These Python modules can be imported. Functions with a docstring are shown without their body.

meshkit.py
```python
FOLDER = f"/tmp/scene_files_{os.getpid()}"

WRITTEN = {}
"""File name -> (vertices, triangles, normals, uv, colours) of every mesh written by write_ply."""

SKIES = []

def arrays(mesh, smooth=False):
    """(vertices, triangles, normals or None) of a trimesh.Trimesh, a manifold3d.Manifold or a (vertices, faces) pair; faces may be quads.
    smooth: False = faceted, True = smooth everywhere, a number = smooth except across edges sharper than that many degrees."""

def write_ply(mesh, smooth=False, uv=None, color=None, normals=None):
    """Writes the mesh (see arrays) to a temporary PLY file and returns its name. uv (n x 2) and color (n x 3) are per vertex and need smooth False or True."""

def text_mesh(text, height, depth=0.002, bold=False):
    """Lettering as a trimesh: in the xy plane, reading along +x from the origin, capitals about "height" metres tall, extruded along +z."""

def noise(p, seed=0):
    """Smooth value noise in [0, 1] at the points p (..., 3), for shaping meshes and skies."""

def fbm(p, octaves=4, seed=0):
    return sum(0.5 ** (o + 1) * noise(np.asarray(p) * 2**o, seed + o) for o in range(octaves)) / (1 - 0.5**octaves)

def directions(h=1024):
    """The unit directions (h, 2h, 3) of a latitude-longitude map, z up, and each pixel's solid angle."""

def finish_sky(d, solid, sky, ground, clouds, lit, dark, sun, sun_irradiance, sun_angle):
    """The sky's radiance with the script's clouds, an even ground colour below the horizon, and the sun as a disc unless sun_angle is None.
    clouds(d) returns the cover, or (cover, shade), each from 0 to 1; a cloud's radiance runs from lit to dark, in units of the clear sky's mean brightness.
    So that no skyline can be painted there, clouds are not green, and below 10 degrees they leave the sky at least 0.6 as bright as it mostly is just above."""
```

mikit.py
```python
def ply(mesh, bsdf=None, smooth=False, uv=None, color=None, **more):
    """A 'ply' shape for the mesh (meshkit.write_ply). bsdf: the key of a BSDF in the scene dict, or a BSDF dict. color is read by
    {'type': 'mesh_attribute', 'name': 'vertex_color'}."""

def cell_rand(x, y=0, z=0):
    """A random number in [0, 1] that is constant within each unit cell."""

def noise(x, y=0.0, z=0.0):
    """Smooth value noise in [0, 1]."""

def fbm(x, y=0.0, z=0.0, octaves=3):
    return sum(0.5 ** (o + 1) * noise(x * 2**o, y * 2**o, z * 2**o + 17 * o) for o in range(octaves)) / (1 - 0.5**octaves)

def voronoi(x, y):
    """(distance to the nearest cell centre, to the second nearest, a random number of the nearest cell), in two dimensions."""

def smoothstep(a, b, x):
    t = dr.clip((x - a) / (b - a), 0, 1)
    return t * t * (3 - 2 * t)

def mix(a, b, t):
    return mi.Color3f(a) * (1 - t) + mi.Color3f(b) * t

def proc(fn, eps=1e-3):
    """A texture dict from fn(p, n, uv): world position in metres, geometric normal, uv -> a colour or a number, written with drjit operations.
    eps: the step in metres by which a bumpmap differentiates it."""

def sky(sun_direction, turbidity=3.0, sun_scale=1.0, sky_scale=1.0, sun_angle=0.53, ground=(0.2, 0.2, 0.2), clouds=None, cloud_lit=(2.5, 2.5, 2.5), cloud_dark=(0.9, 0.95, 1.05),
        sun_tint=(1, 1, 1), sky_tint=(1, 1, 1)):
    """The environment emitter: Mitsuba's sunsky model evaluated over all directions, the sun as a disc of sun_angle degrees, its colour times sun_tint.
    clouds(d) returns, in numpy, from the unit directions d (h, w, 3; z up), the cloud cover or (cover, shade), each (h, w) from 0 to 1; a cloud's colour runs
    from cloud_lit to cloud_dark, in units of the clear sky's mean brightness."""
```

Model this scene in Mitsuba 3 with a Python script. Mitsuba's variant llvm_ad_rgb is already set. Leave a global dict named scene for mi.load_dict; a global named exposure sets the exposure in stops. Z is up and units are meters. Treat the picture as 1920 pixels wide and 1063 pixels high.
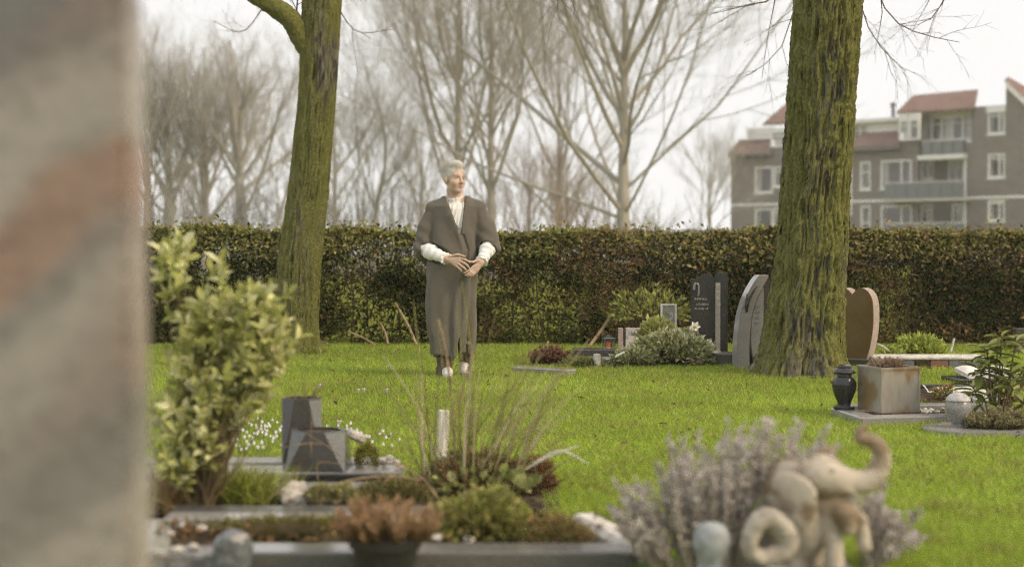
import math, numpy as np, trimesh, mitsuba as mi, drjit as dr, mikit, meshkit
import manifold3d as m3
from shapely.geometry import Polygon
from shapely.geometry.polygon import orient
from mikit import proc, noise, fbm, voronoi, smoothstep, mix

# ------------------------------------------------------------------ camera, sky, exposure
F = 2900.0                      # focal length in pixels of the 1920 px wide photograph
CAM_H = 1.0
PITCH = math.atan(61.5 / F)
T = mi.ScalarTransform4f
scene, labels = {}, {}
scene['camera'] = {
    'type': 'thinlens', 'fov': math.degrees(2 * math.atan(960 / F)), 'fov_axis': 'x',
    'aperture_radius': 0.0168, 'focus_distance': 11.2, 'near_clip': 0.2, 'medium': {'type': 'ref', 'id': 'air'}, 'far_clip': 3000.0,
    'to_world': T().look_at(origin=[0, 0, CAM_H], target=[0, math.cos(PITCH), CAM_H - math.sin(PITCH)], up=[0, 0, 1])}
scene['daylight'] = mikit.sky([0.75, -0.42, 0.62], turbidity=3, sun_scale=0.30, sun_angle=24, sun_tint=(1.0, 0.97, 0.93),
                              clouds=lambda d: 1.0, cloud_lit=(1.90, 1.89, 1.89))
exposure = 2.68
# the damp winter air that pales the far trees and the apartment block
scene['air'] = {'type': 'homogeneous', 'albedo': 0.95, 'sigma_t': 0.0008}
scene['haze'] = {'type': 'cube', 'to_world': T().translate([0, 95, 19.0]).scale([205, 140, 20.0]), 'bsdf': {'type': 'null'}, 'interior': {'type': 'ref', 'id': 'air'}}
labels['haze'] = {'label': 'thin pale winter haze over the whole cemetery', 'category': 'haze', 'kind': 'stuff'}

# ------------------------------------------------------------------ helpers
def ray(px, py):
    r, d = (px - 960) / F, (py - 531.5) / F
    return np.array([r, math.cos(PITCH) - d * math.sin(PITCH), -math.sin(PITCH) - d * math.cos(PITCH)])

def at(px, py, Y):
    "the point at distance Y that the photograph shows at this pixel"
    v = ray(px, py)
    return v * (Y / v[1]) + [0, 0, CAM_H]

def ground(px, py, z=0.0):
    v = ray(px, py)
    return v * ((z - CAM_H) / v[2]) + [0, 0, CAM_H]

def numbered(name):
    if name not in scene and name not in labels and not any(k.startswith(name + '__') for k in scene):
        return name
    n = 1
    while True:
        k = f'{name}_{n:03d}'
        if k not in scene and k not in labels and not any(q.startswith(k + '__') for q in scene):
            return k
        n += 1

def thing(name, label, cat, group=None, kind=None):
    k = numbered(name)
    labels[k] = {'label': label, 'category': cat}
    if group: labels[k]['group'] = group
    if kind: labels[k]['kind'] = kind
    return k

def put(key, mesh, bsdf, smooth=False, color=None, uv=None, **more):
    "one entry of the scene; a taken key gets the next number"
    k = key
    if k in scene:
        n = 1
        while f'{key}_{n:03d}' in scene: n += 1
        k = f'{key}_{n:03d}'
    if color is not None:
        color = np.broadcast_to(np.asarray(color, float), (nverts(mesh), 3))
    scene[k] = mikit.ply(mesh, bsdf, smooth=smooth, color=color, uv=uv, **more)
    return k

def nverts(m):
    if isinstance(m, tuple): return len(m[0])
    return len(m.vertices)

def join(meshes):
    vs, fs, o = [], [], 0
    for m in meshes:
        v, f = (m if isinstance(m, tuple) else (np.asarray(m.vertices), np.asarray(m.faces)))
        vs.append(v); fs.append(np.asarray(f) + o); o += len(v)
    return np.vstack(vs), np.vstack(fs)

def rotz(a):
    c, s = math.cos(a), math.sin(a)
    return np.array([[c, -s, 0], [s, c, 0], [0, 0, 1.0]])

def rotx(a):
    c, s = math.cos(a), math.sin(a)
    return np.array([[1, 0, 0], [0, c, -s], [0, s, c.real]])

def roty(a):
    c, s = math.cos(a), math.sin(a)
    return np.array([[c, 0, s], [0, 1, 0], [-s, 0, c]])

def xf(mesh, R=None, t=(0, 0, 0)):
    v, f = (mesh if isinstance(mesh, tuple) else (np.asarray(mesh.vertices), np.asarray(mesh.faces)))
    v = np.asarray(v, float)
    if R is not None: v = v @ np.asarray(R).T
    return v + np.asarray(t, float), f

def mf(man):
    m = man.to_mesh()
    return np.array(m.vert_properties[:, :3], float), np.array(m.tri_verts, int)

def bevel_box(x, y, z, b=0.006):
    "a box with chamfered edges, its base centred on the origin"
    pts = []
    for sx in (-1, 1):
        for sy in (-1, 1):
            for sz in (0, 1):
                for k in range(3):
                    p = [sx * (x / 2 - b), sy * (y / 2 - b), (b if sz == 0 else z - b)]
                    p[k] += (sx, sy, (-1 if sz == 0 else 1))[k] * b
                    pts.append(p)
    return mf(m3.Manifold.hull_points(np.array(pts)))

def extrude(poly, depth, b=0.005):
    "an outline (x, z) extruded along y, front face at y = 0 and back at y = depth, with chamfered rims"
    poly = poly if isinstance(poly, Polygon) else Polygon(poly)
    inner = poly.buffer(-b, join_style=2)
    cs = lambda p: m3.CrossSection([np.array(c.coords)[:-1] for c in [orient(p).exterior, *orient(p).interiors]])
    inner = max(getattr(inner, 'geoms', [inner]), key=lambda g: g.area)
    def slab(p, z0, z1):
        return m3.Manifold.extrude(cs(p), z1 - z0).translate([0, 0, z0])
    man = slab(inner, 0, depth) + slab(poly, b, depth - b)
    v, f = mf(man)
    return np.stack([v[:, 0], v[:, 2], v[:, 1]], 1), f[:, ::-1]

def lathe(profile, n=40):
    "profile [(r, z)] from bottom to top turned about z"
    pr = np.asarray(profile, float)
    a = np.arange(n) * 2 * np.pi / n
    v = np.stack([pr[:, None, 0] * np.cos(a), pr[:, None, 0] * np.sin(a), np.broadcast_to(pr[:, None, 1], (len(pr), n))], -1).reshape(-1, 3)
    i, j = np.meshgrid(np.arange(len(pr) - 1), np.arange(n), indexing='ij')
    q = np.stack([i * n + j, i * n + (j + 1) % n, (i + 1) * n + (j + 1) % n, (i + 1) * n + j], -1).reshape(-1, 4)
    return v, np.vstack([q[:, [0, 1, 2]], q[:, [0, 2, 3]]])

def spline(pts, n):
    "Catmull-Rom through the rows of pts"
    p = np.asarray(pts, float)
    p = np.vstack([2 * p[0] - p[1], p, 2 * p[-1] - p[-2]])
    t = np.linspace(0, len(p) - 3 - 1e-9, n)
    i = t.astype(int); u = (t - i)[:, None]
    a, b, c, d = p[i], p[i + 1], p[i + 2], p[i + 3]
    return 0.5 * (2 * b + (c - a) * u + (2 * a - 5 * b + 4 * c - d) * u**2 + (3 * b - a - 3 * c + d) * u**3)

def tubes(P, R, sides, cap=False):
    "P (n, k, 3) polylines with radii R (n, k) as one mesh"
    P, R = np.asarray(P, float), np.asarray(R, float)
    n, k = P.shape[:2]
    t = np.gradient(P, axis=1)
    t /= np.linalg.norm(t, axis=2, keepdims=True) + 1e-12
    ref = np.where(np.abs(t[:, :1, 2:]) < 0.85, [0, 0, 1.0], [1.0, 0, 0])
    a = np.cross(t, np.broadcast_to(ref, t.shape)); a /= np.linalg.norm(a, axis=2, keepdims=True) + 1e-12
    b = np.cross(t, a)
    ang = np.arange(sides) * 2 * np.pi / sides
    v = P[:, :, None] + R[:, :, None, None] * (np.cos(ang)[:, None] * a[:, :, None] + np.sin(ang)[:, None] * b[:, :, None])
    i, j = np.meshgrid(np.arange(k - 1), np.arange(sides), indexing='ij')
    q = np.stack([i * sides + j, i * sides + (j + 1) % sides, (i + 1) * sides + (j + 1) % sides, (i + 1) * sides + j], -1).reshape(-1, 4)
    q = np.vstack([q[:, [0, 1, 2]], q[:, [0, 2, 3]]])
    if cap:
        e = (k - 1) * sides
        q = np.vstack([q, [[e, e + s, e + s + 1] for s in range(1, sides - 1)], [[0, s + 1, s] for s in range(1, sides - 1)]])
    f = (q[None] + (np.arange(n) * k * sides)[:, None, None]).reshape(-1, 3)
    return v.reshape(-1, 3), f

def tube(pts, radii, sides=8, n=None):
    p = np.asarray(pts, float)
    r = np.broadcast_to(np.asarray(radii, float), (len(p),))
    if n:
        pr = spline(np.hstack([p, r[:, None]]), n); p, r = pr[:, :3], np.maximum(pr[:, 3], 1e-4)
    return tubes(p[None], r[None], sides, cap=True)

def surface_nets(f, lo, hi, h):
    "the zero surface of f(points) < 0 inside, on a grid of step h"
    lo, hi = np.asarray(lo, float), np.asarray(hi, float)
    n = np.ceil((hi - lo) / h).astype(int) + 1
    ax = [lo[k] + h * np.arange(n[k]) for k in range(3)]
    g = np.stack(np.meshgrid(*ax, indexing='ij'), -1)
    D = f(g.reshape(-1, 3)).reshape(n)
    ins = D < 0
    c = [(i, j, k) for i in (0, 1) for j in (0, 1) for k in (0, 1)]
    sl = lambda A, o: A[tuple(slice(o[k], A.shape[k] - 1 + o[k]) for k in range(3))]
    cnt = sum(sl(ins, o).astype(int) for o in c)
    act = (cnt > 0) & (cnt < 8)
    idx = -np.ones(act.shape, int); idx[act] = np.arange(act.sum())
    acc, num = np.zeros((act.sum(), 3)), np.zeros(act.sum())
    for a in c:
        for k in range(3):
            if a[k] == 0:
                b = list(a); b[k] = 1
                da, db = sl(D, a)[act], sl(D, tuple(b))[act]
                x = (da < 0) != (db < 0)
                tt = np.where(x, da / np.where(x, da - db, 1), 0)
                p = np.broadcast_to(np.array(a, float), (len(da), 3)).copy(); p[:, k] += tt
                acc += np.where(x[:, None], p, 0); num += x
    base = np.argwhere(act)
    V = lo + h * (base + acc / num[:, None])
    Q = []
    for k in range(3):
        o = [0, 0, 0]; o[k] = 1
        s0 = tuple(slice(0, n[m] - 1) if m == k else slice(1, n[m] - 1) for m in range(3))
        s1 = tuple(slice(1, n[m]) if m == k else slice(1, n[m] - 1) for m in range(3))
        A, B = ins[s0], ins[s1]
        e = np.argwhere(A != B); fl = A[A != B]
        e = e + [0 if m == k else 1 for m in range(3)]
        u, w = (k + 1) % 3, (k + 2) % 3
        def cell(du, dw):
            q = e.copy(); q[:, u] += du; q[:, w] += dw
            return idx[q[:, 0], q[:, 1], q[:, 2]]
        quad = np.stack([cell(-1, -1), cell(0, -1), cell(0, 0), cell(-1, 0)], 1)
        quad[~fl] = quad[~fl][:, ::-1]
        Q.append(quad)
    Q = np.vstack(Q)
    return V, np.vstack([Q[:, [0, 1, 2]], Q[:, [0, 2, 3]]])

def smin(a, b, k):
    h = np.clip(0.5 + 0.5 * (b - a) / k, 0, 1)
    return b + (a - b) * h - k * h * (1 - h)

def sd_cone(p, a, b, ra, rb):
    a, b = np.asarray(a, float), np.asarray(b, float)
    ab = b - a
    t = np.clip((p - a) @ ab / (ab @ ab), 0, 1)
    return np.linalg.norm(p - a - t[:, None] * ab, axis=1) - (ra + (rb - ra) * t)

def sd_chain(p, pts, radii, k=0.01):
    d = None
    for i in range(len(pts) - 1):
        e = sd_cone(p, pts[i], pts[i + 1], radii[i], radii[i + 1])
        d = e if d is None else (smin(d, e, k) if k else np.minimum(d, e))
    return d

def sd_ell(p, c, r, R=None):
    q = p - np.asarray(c, float)
    if R is not None: q = q @ np.asarray(R)
    r = np.asarray(r, float)
    k0 = np.linalg.norm(q / r, axis=1); k1 = np.linalg.norm(q / r**2, axis=1)
    return k0 * (k0 - 1) / np.maximum(k1, 1e-9)

def frames(n, up=None, rng=None, tilt=1.0):
    "n random orthonormal frames (n, 3, 3), rows along, across, normal; up (n, 3) leans the normal"
    nn = rng.normal(size=(n, 3))
    if up is not None: nn = up + tilt * nn * 0.6
    nn /= np.linalg.norm(nn, axis=1, keepdims=True)
    a = rng.normal(size=(n, 3)); a -= (a * nn).sum(1, keepdims=True) * nn
    a /= np.linalg.norm(a, axis=1, keepdims=True)
    return np.stack([a, np.cross(nn, a), nn], 1)

LEAF = (np.array([[0, 0, 0], [.42, .5, .12], [1, 0, -.06], [.42, -.5, .12]]), np.array([[0, 2, 1], [0, 3, 2]]))
LEAF6 = (np.array([[0, 0, 0], [.28, .42, .10], [.68, .40, .09], [1, 0, -.10], [.68, -.40, .09], [.28, -.42, .10], [.5, 0, 0]]),
         np.array([[0, 6, 1], [1, 6, 2], [2, 6, 3], [3, 6, 4], [4, 6, 5], [5, 6, 0]]))

def leaves(pos, fr, size, width, shape=LEAF):
    "leaf-shaped faces at pos with frames fr; size (n,) is the length"
    v, f = shape
    n = len(pos)
    size = np.broadcast_to(size, (n,)); width = np.broadcast_to(width, (n,))
    q = v[None] * np.stack([size, width, size], 1)[:, None]
    V = pos[:, None] + np.einsum('nkc,ncd->nkd', q, fr)
    return V.reshape(-1, 3), (f[None] + (np.arange(n) * len(v))[:, None, None]).reshape(-1, 3)

def tint(n, cols, rng, per=1, jitter=0.18, w=None):
    "n random colours out of cols, each repeated per vertices of its leaf"
    cols = np.asarray(cols, float)
    c = cols[rng.choice(len(cols), n, p=w)] * np.exp(rng.normal(0, jitter, (n, 1)))
    return np.repeat(np.clip(c, 0, .95), per, 0)

def blades(pos, dirs, length, width, bend, rng, k=3):
    "narrow blades: pos, dirs (n, 3) unit; bend (n, 3) added quadratically; k points along"
    n = len(pos)
    t = np.linspace(0, 1, k)
    length = np.broadcast_to(length, (n,)); width = np.broadcast_to(width, (n,))
    P = pos[:, None] + dirs[:, None] * (length[:, None] * t)[..., None] + bend[:, None] * (t**2)[None, :, None]
    side = np.cross(dirs, rng.normal(size=(n, 3))); side /= np.linalg.norm(side, axis=1, keepdims=True) + 1e-9
    wd = (width[:, None] * (1 - t**1.6) * 0.5)[..., None]
    L, Rr = P - side[:, None] * wd, P + side[:, None] * wd
    v = np.concatenate([np.stack([L[:, :-1], Rr[:, :-1]], 2).reshape(n, -1, 3), P[:, -1:]], 1)
    f = []
    for i in range(k - 2):       # k = 2 makes one triangle
        f += [[2 * i, 2 * i + 1, 2 * i + 3], [2 * i, 2 * i + 3, 2 * i + 2]]
    e = 2 * (k - 2); f += [[e, e + 1, e + 2]]
    f = np.array(f)
    m = v.shape[1]
    return v.reshape(-1, 3), (f[None] + (np.arange(n) * m)[:, None, None]).reshape(-1, 3), m

def unit(v):
    v = np.asarray(v, float)
    return v / (np.linalg.norm(v, axis=-1, keepdims=True) + 1e-12)

VC = {'type': 'mesh_attribute', 'name': 'vertex_color'}
def bsdf(key, d): scene[key] = d
bsdf('leaf_thin', {'type': 'principledthin', 'base_color': VC, 'roughness': 0.55, 'diff_trans': 0.55, 'spec_trans': 0.0, 'eta': 1.4})
bsdf('leaf_gloss', {'type': 'principledthin', 'base_color': VC, 'roughness': 0.26, 'diff_trans': 0.25, 'spec_trans': 0.0, 'eta': 1.5})
bsdf('matte_color', {'type': 'twosided', 'bsdf': {'type': 'principled', 'base_color': VC, 'roughness': 0.85, 'specular': 0.25}})
def flat(key, c, rough=0.6, spec=0.4, metal=0.0):
    bsdf(key, {'type': 'twosided', 'bsdf': {'type': 'principled', 'base_color': {'type': 'rgb', 'value': list(c)}, 'roughness': rough, 'specular': spec, 'metallic': metal}})
# ------------------------------------------------------------------ ground and lawn
RG = np.random.default_rng(7)
def lawn_color(p, n, uv):
    a = fbm(p.x * 1.3, p.y * 1.3, 0.0, 4)
    b = fbm(p.x * 23, p.y * 23, 3.0, 3)
    g = mix((0.15, 0.17, 0.03), (0.18, 0.20, 0.036), smoothstep(0.3, 0.7, a))
    return mix(g, (0.10, 0.085, 0.045), smoothstep(0.58, 0.75, b) * 0.7)
bsdf('turf', {'type': 'twosided', 'bsdf': {'type': 'diffuse', 'reflectance': proc(lawn_color)}})
put('ground', (np.array([[-200, -40, 0], [200, -40, 0], [200, 230, 0], [-200, 230, 0.0]]), np.array([[0, 1, 2], [0, 2, 3]])), 'turf')
labels['ground'] = {'label': 'green cemetery lawn running back to the hedge and beyond', 'kind': 'structure'}

BEDS = []            # outlines on the ground where no lawn grows (x0, x1, y0, y1)
def lawn_part(X, Y, k):
    n = len(X)
    pos = np.stack([X, Y, np.zeros(n)], 1)
    nz = meshkit.fbm(pos * [0.9, 0.9, 0] + 5, 4)
    fine = meshkit.fbm(pos * [9, 9, 0] + 15, 2)
    L = 0.030 + 0.028 * RG.random(n) + 0.03 * np.clip(fine - 0.5, 0, 1)
    d = unit(np.stack([RG.normal(0, .55, n), RG.normal(0, .55, n), np.ones(n)], 1))
    bend = np.stack([RG.normal(0, .014, n), RG.normal(0, .014, n), -0.008 * RG.random(n)], 1)
    v, f, m = blades(pos, d, L, 0.0042 * np.maximum(Y / 7, 0.8), bend, RG, k)
    green = np.array([[.285, .40, .058], [.36, .465, .072], [.42, .50, .09], [.215, .30, .048], [.48, .46, .21]])
    w0 = np.array([.30, .32, .22, .10, .06])
    c = green[RG.choice(5, n, p=w0)]
    c = c * (0.72 + 0.6 * nz)[:, None] * np.exp(RG.normal(0, .16, (n, 1)))
    dry = (fine > 0.62) & (RG.random(n) < 0.4)
    c[dry] = np.array([.30, .27, .10]) * np.exp(RG.normal(0, .2, (dry.sum(), 1)))
    return v, f, np.repeat(np.clip(c, 0, .9), m, 0)
def grow_lawn():
    n = 560_000
    u = RG.random(n)
    y0, y1 = 4.3, 17.2
    Y = (math.sqrt(y0) + u * (math.sqrt(y1) - math.sqrt(y0)))**2
    X = (RG.random(n) * 2 - 1) * (0.345 * Y + 0.25)
    keep = np.ones(n, bool)
    for (a, b, c, d) in BEDS:
        keep &= ~((X > a) & (X < b) & (Y > c) & (Y < d))
    X, Y = X[keep], Y[keep]; n = len(X)
    near = Y < 8.2
    out, cols = [], []
    for sel, k in ((near, 3), (~near, 2)):
        v, f, c = lawn_part(X[sel], Y[sel], k)
        out.append((v, f)); cols.append(c)
    put('lawn_grass', join(out), 'leaf_thin', color=np.vstack(cols))
    labels['lawn_grass'] = {'label': 'short bright green mown lawn grass with a few straw blades', 'category': 'grass', 'kind': 'stuff'}

# ------------------------------------------------------------------ hedge
HY = 16.25
def hedge(name, label, x0, x1, seed, thin):
    rng = np.random.default_rng(seed)
    key = thing(name, label, 'hedge', 'clipped boundary hedges')
    Lx = x1 - x0
    top = lambda x: 1.20 + 0.09 * (meshkit.noise(np.stack([x * 1.3, x * 0 + seed, x * 0], -1)) - .5) + 0.06 * (meshkit.noise(np.stack([x * 5, x * 0, x * 0], -1)) - .5)
    D = 0.75
    # stems
    ns = int(Lx * (9 if thin else 6))
    sx = x0 + rng.random(ns) * Lx
    P = np.zeros((ns, 6, 3)); t = np.linspace(0, 1, 6)
    P[:, :, 0] = sx[:, None] + np.cumsum(rng.normal(0, .035, (ns, 6)), 1)
    P[:, :, 1] = HY + 0.12 + rng.random((ns, 1)) * 0.5 + np.cumsum(rng.normal(0, .025, (ns, 6)), 1)
    P[:, :, 2] = -0.02 + t * (0.95 + 0.15 * rng.random((ns, 1)))
    R = (0.009 + 0.011 * rng.random((ns, 1))) * (1 - 0.6 * t)
    cs = tint(ns, [[.10, .085, .05], [.085, .095, .035], [.13, .10, .06]], rng, 6 * 6)
    put(key + '__stem', tubes(P, R, 6), 'matte_color', smooth=True, color=cs)
    labels[key + '__stem'] = {'kind': 'stuff'}
    # twigs
    nt = int(Lx * (2500 if thin else 900))
    px = np.stack([x0 + rng.random(nt) * Lx, HY + 0.04 + rng.random(nt) * (D - .1), 0.04 + rng.random(nt) * 1.1], 1)
    d = unit(np.stack([rng.normal(0, .7, nt), rng.normal(-.25, .6, nt), np.abs(rng.normal(.7, .6, nt))], 1))
    ln = 0.08 + 0.22 * rng.random(nt)
    P = np.stack([px, px + d * ln[:, None] * .5 + rng.normal(0, .018, (nt, 3)), px + d * ln[:, None] + rng.normal(0, .03, (nt, 3))], 1)
    P[:, :, 2] = np.minimum(P[:, :, 2], 1.22 + .10 * rng.random((nt, 1))**4)
    R = np.stack([.0042 + 0 * ln, .003 + 0 * ln, .0016 + 0 * ln], 1)
    put(key + '__twig', tubes(P, R, 3), 'matte_color', smooth=True,
        color=tint(nt, [[.11, .085, .045], [.15, .11, .06], [.10, .11, .03], [.18, .13, .08]], rng, 9))
    labels[key + '__twig'] = {'kind': 'stuff'}
    # leaves
    n = int(Lx * 17500)
    x = x0 + rng.random(n) * Lx
    tp = top(x)
    side = rng.random(n) < 0.80
    z = np.where(side, 0.01 + rng.random(n) * (tp - .01), tp - np.abs(rng.normal(0, .035, n)))
    bump = 0.10 * (meshkit.fbm(np.stack([x * 2.2, z * 2.2, x * 0 + seed], 1), 3) - .5)
    yd = np.where(side, np.abs(rng.exponential(.075, n)) + bump, rng.random(n) * D)
    back = side & (rng.random(n) < 0.12); yd = np.where(back, D - np.abs(rng.exponential(.06, n)), yd)
    yd += np.where((z > tp - .05) & side, .03 * rng.random(n), 0)
    y = HY + yd
    sh = rng.random(n) < .012; z = np.where(sh, tp + .11 * rng.random(n)**2 * (meshkit.noise(np.stack([x * 7, x * 0, x * 0 + 3], 1)) + .25), z); yd = np.where(sh, D * rng.random(n), yd); y = HY + yd
    hole = meshkit.fbm(np.stack([x * 3.1 + seed * 3, z * 3.1, yd * 3], 1), 3)
    if thin:
        dens = np.clip(0.30 + (hole - .5) * 3.0 + 0.42 * (z > .95 + .2 * (hole - .5)), 0.07, 1)
        xf_ = np.clip((x - x0) / Lx, 0, 1)
        dens = np.maximum(dens, np.clip((meshkit.noise(np.stack([x * .8 + 9, z * 0, z * 0], 1)) - .52) * 5, 0, .9) * (z < .75))
    else:
        dens = np.clip(0.60 + (hole - .5) * 4.4 + 0.45 * (z > 1.0), 0.03, 1)
    keep = rng.random(n) < dens
    x, y, z, yd, hole, side = (a[keep] for a in (x, y, z, yd, hole, side))
    n = len(x)
    up = np.where(side[:, None], [0, -.75, .6], [0, -.2, 1.0]) * np.ones((n, 1))
    fr = frames(n, unit(up), rng, 1.1)
    size = 0.028 + 0.048 * rng.random(n)**1.5
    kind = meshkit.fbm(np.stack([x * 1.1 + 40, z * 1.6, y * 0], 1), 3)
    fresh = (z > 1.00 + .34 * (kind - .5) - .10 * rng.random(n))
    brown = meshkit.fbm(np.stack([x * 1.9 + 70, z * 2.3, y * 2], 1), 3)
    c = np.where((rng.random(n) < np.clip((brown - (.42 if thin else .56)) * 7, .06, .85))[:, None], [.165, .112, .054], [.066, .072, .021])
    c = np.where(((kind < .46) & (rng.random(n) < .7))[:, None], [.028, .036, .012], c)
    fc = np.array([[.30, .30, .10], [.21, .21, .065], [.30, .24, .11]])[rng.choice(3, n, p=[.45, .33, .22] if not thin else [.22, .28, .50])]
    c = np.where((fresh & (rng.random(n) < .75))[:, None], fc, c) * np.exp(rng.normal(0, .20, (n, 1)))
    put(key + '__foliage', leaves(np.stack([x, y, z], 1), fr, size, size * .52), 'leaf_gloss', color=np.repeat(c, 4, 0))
    labels[key + '__foliage'] = {'kind': 'stuff'}
hx = lambda px: (px - 960) / F * HY
hedge('evergreen_hedge', 'dense dark evergreen hedge behind the walking woman, left of the tall black headstone', hx(-80), hx(1090), 3, False)
hedge('twiggy_hedge', 'thinner brownish twiggy hedge behind the headstones and the thick right-hand tree', hx(1090), hx(2060), 11, True)

# ------------------------------------------------------------------ the two mossy lime trees
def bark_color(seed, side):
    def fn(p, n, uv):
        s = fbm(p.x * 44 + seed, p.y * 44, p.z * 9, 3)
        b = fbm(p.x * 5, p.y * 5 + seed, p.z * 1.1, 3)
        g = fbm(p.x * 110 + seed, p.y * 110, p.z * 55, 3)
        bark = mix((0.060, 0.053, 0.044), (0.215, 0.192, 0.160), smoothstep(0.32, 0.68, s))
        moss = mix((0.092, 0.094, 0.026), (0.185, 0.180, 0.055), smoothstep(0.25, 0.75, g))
        k = smoothstep(-0.75, 0.25, n.x * side[0] + n.y * side[1]) * 0.75 - 0.10 + (b - 0.5) * 1.6 + (s - 0.5) * 0.55  # greener towards the given side, greyer brown away from it, broken by noise
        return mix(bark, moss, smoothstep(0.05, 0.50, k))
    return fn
def bark_bump(p, n, uv):
    return fbm(p.x * 95, p.y * 95, p.z * 40, 3)
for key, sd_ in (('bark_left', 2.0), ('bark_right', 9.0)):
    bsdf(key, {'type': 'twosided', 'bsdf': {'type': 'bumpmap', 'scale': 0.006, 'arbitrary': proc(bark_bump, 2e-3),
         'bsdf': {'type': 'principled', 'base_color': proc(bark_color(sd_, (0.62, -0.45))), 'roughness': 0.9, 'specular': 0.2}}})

def trunk_mesh(center, radius, flare, z0, z1, seed, sides=150, rows=330, ridge=0.016):
    "center(z) -> x, y; radius(z); ridged bark and root flare are in the mesh"
    z = z0 + (z1 - z0) * np.linspace(0, 1, rows)
    a = np.arange(sides) * 2 * np.pi / sides
    C = np.array([center(q) for q in z]); R = np.array([radius(q) for q in z])
    ca, sa = np.cos(a), np.sin(a)
    Z, A = np.meshgrid(z, a, indexing='ij')
    q = np.stack([np.cos(A) * 1.0, np.sin(A) * 1.0, Z], -1)
    wob = 0.06 * (meshkit.fbm(q * [1.6, 1.6, 1.2] + seed, 3) - .5)
    w = 0.35 * meshkit.fbm(q * [1, 1, 2.2] + seed, 3)
    rd = meshkit.fbm(np.stack([np.cos(A + w) * 14, np.sin(A + w) * 14, Z * 2.6], -1) + seed, 3)
    r2 = meshkit.fbm(np.stack([np.cos(A + w) * 22, np.sin(A + w) * 22, Z * 14], -1) + seed + 7, 2)
    rad = R[:, None] * (1 + wob) + ridge * (np.abs(rd - .5) * -5.5 + .55) + ridge * .6 * (r2 - .5)
    rad += flare(Z, A)
    v = np.stack([C[:, :1] + rad * ca, C[:, 1:2] + rad * sa, Z], -1).reshape(-1, 3)
    i, j = np.meshgrid(np.arange(rows - 1), np.arange(sides), indexing='ij')
    f = np.stack([i * sides + j, i * sides + (j + 1) % sides, (i + 1) * sides + (j + 1) % sides, (i + 1) * sides + j], -1).reshape(-1, 4)
    return v, np.vstack([f[:, [0, 1, 2]], f[:, [0, 2, 3]]])

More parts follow.
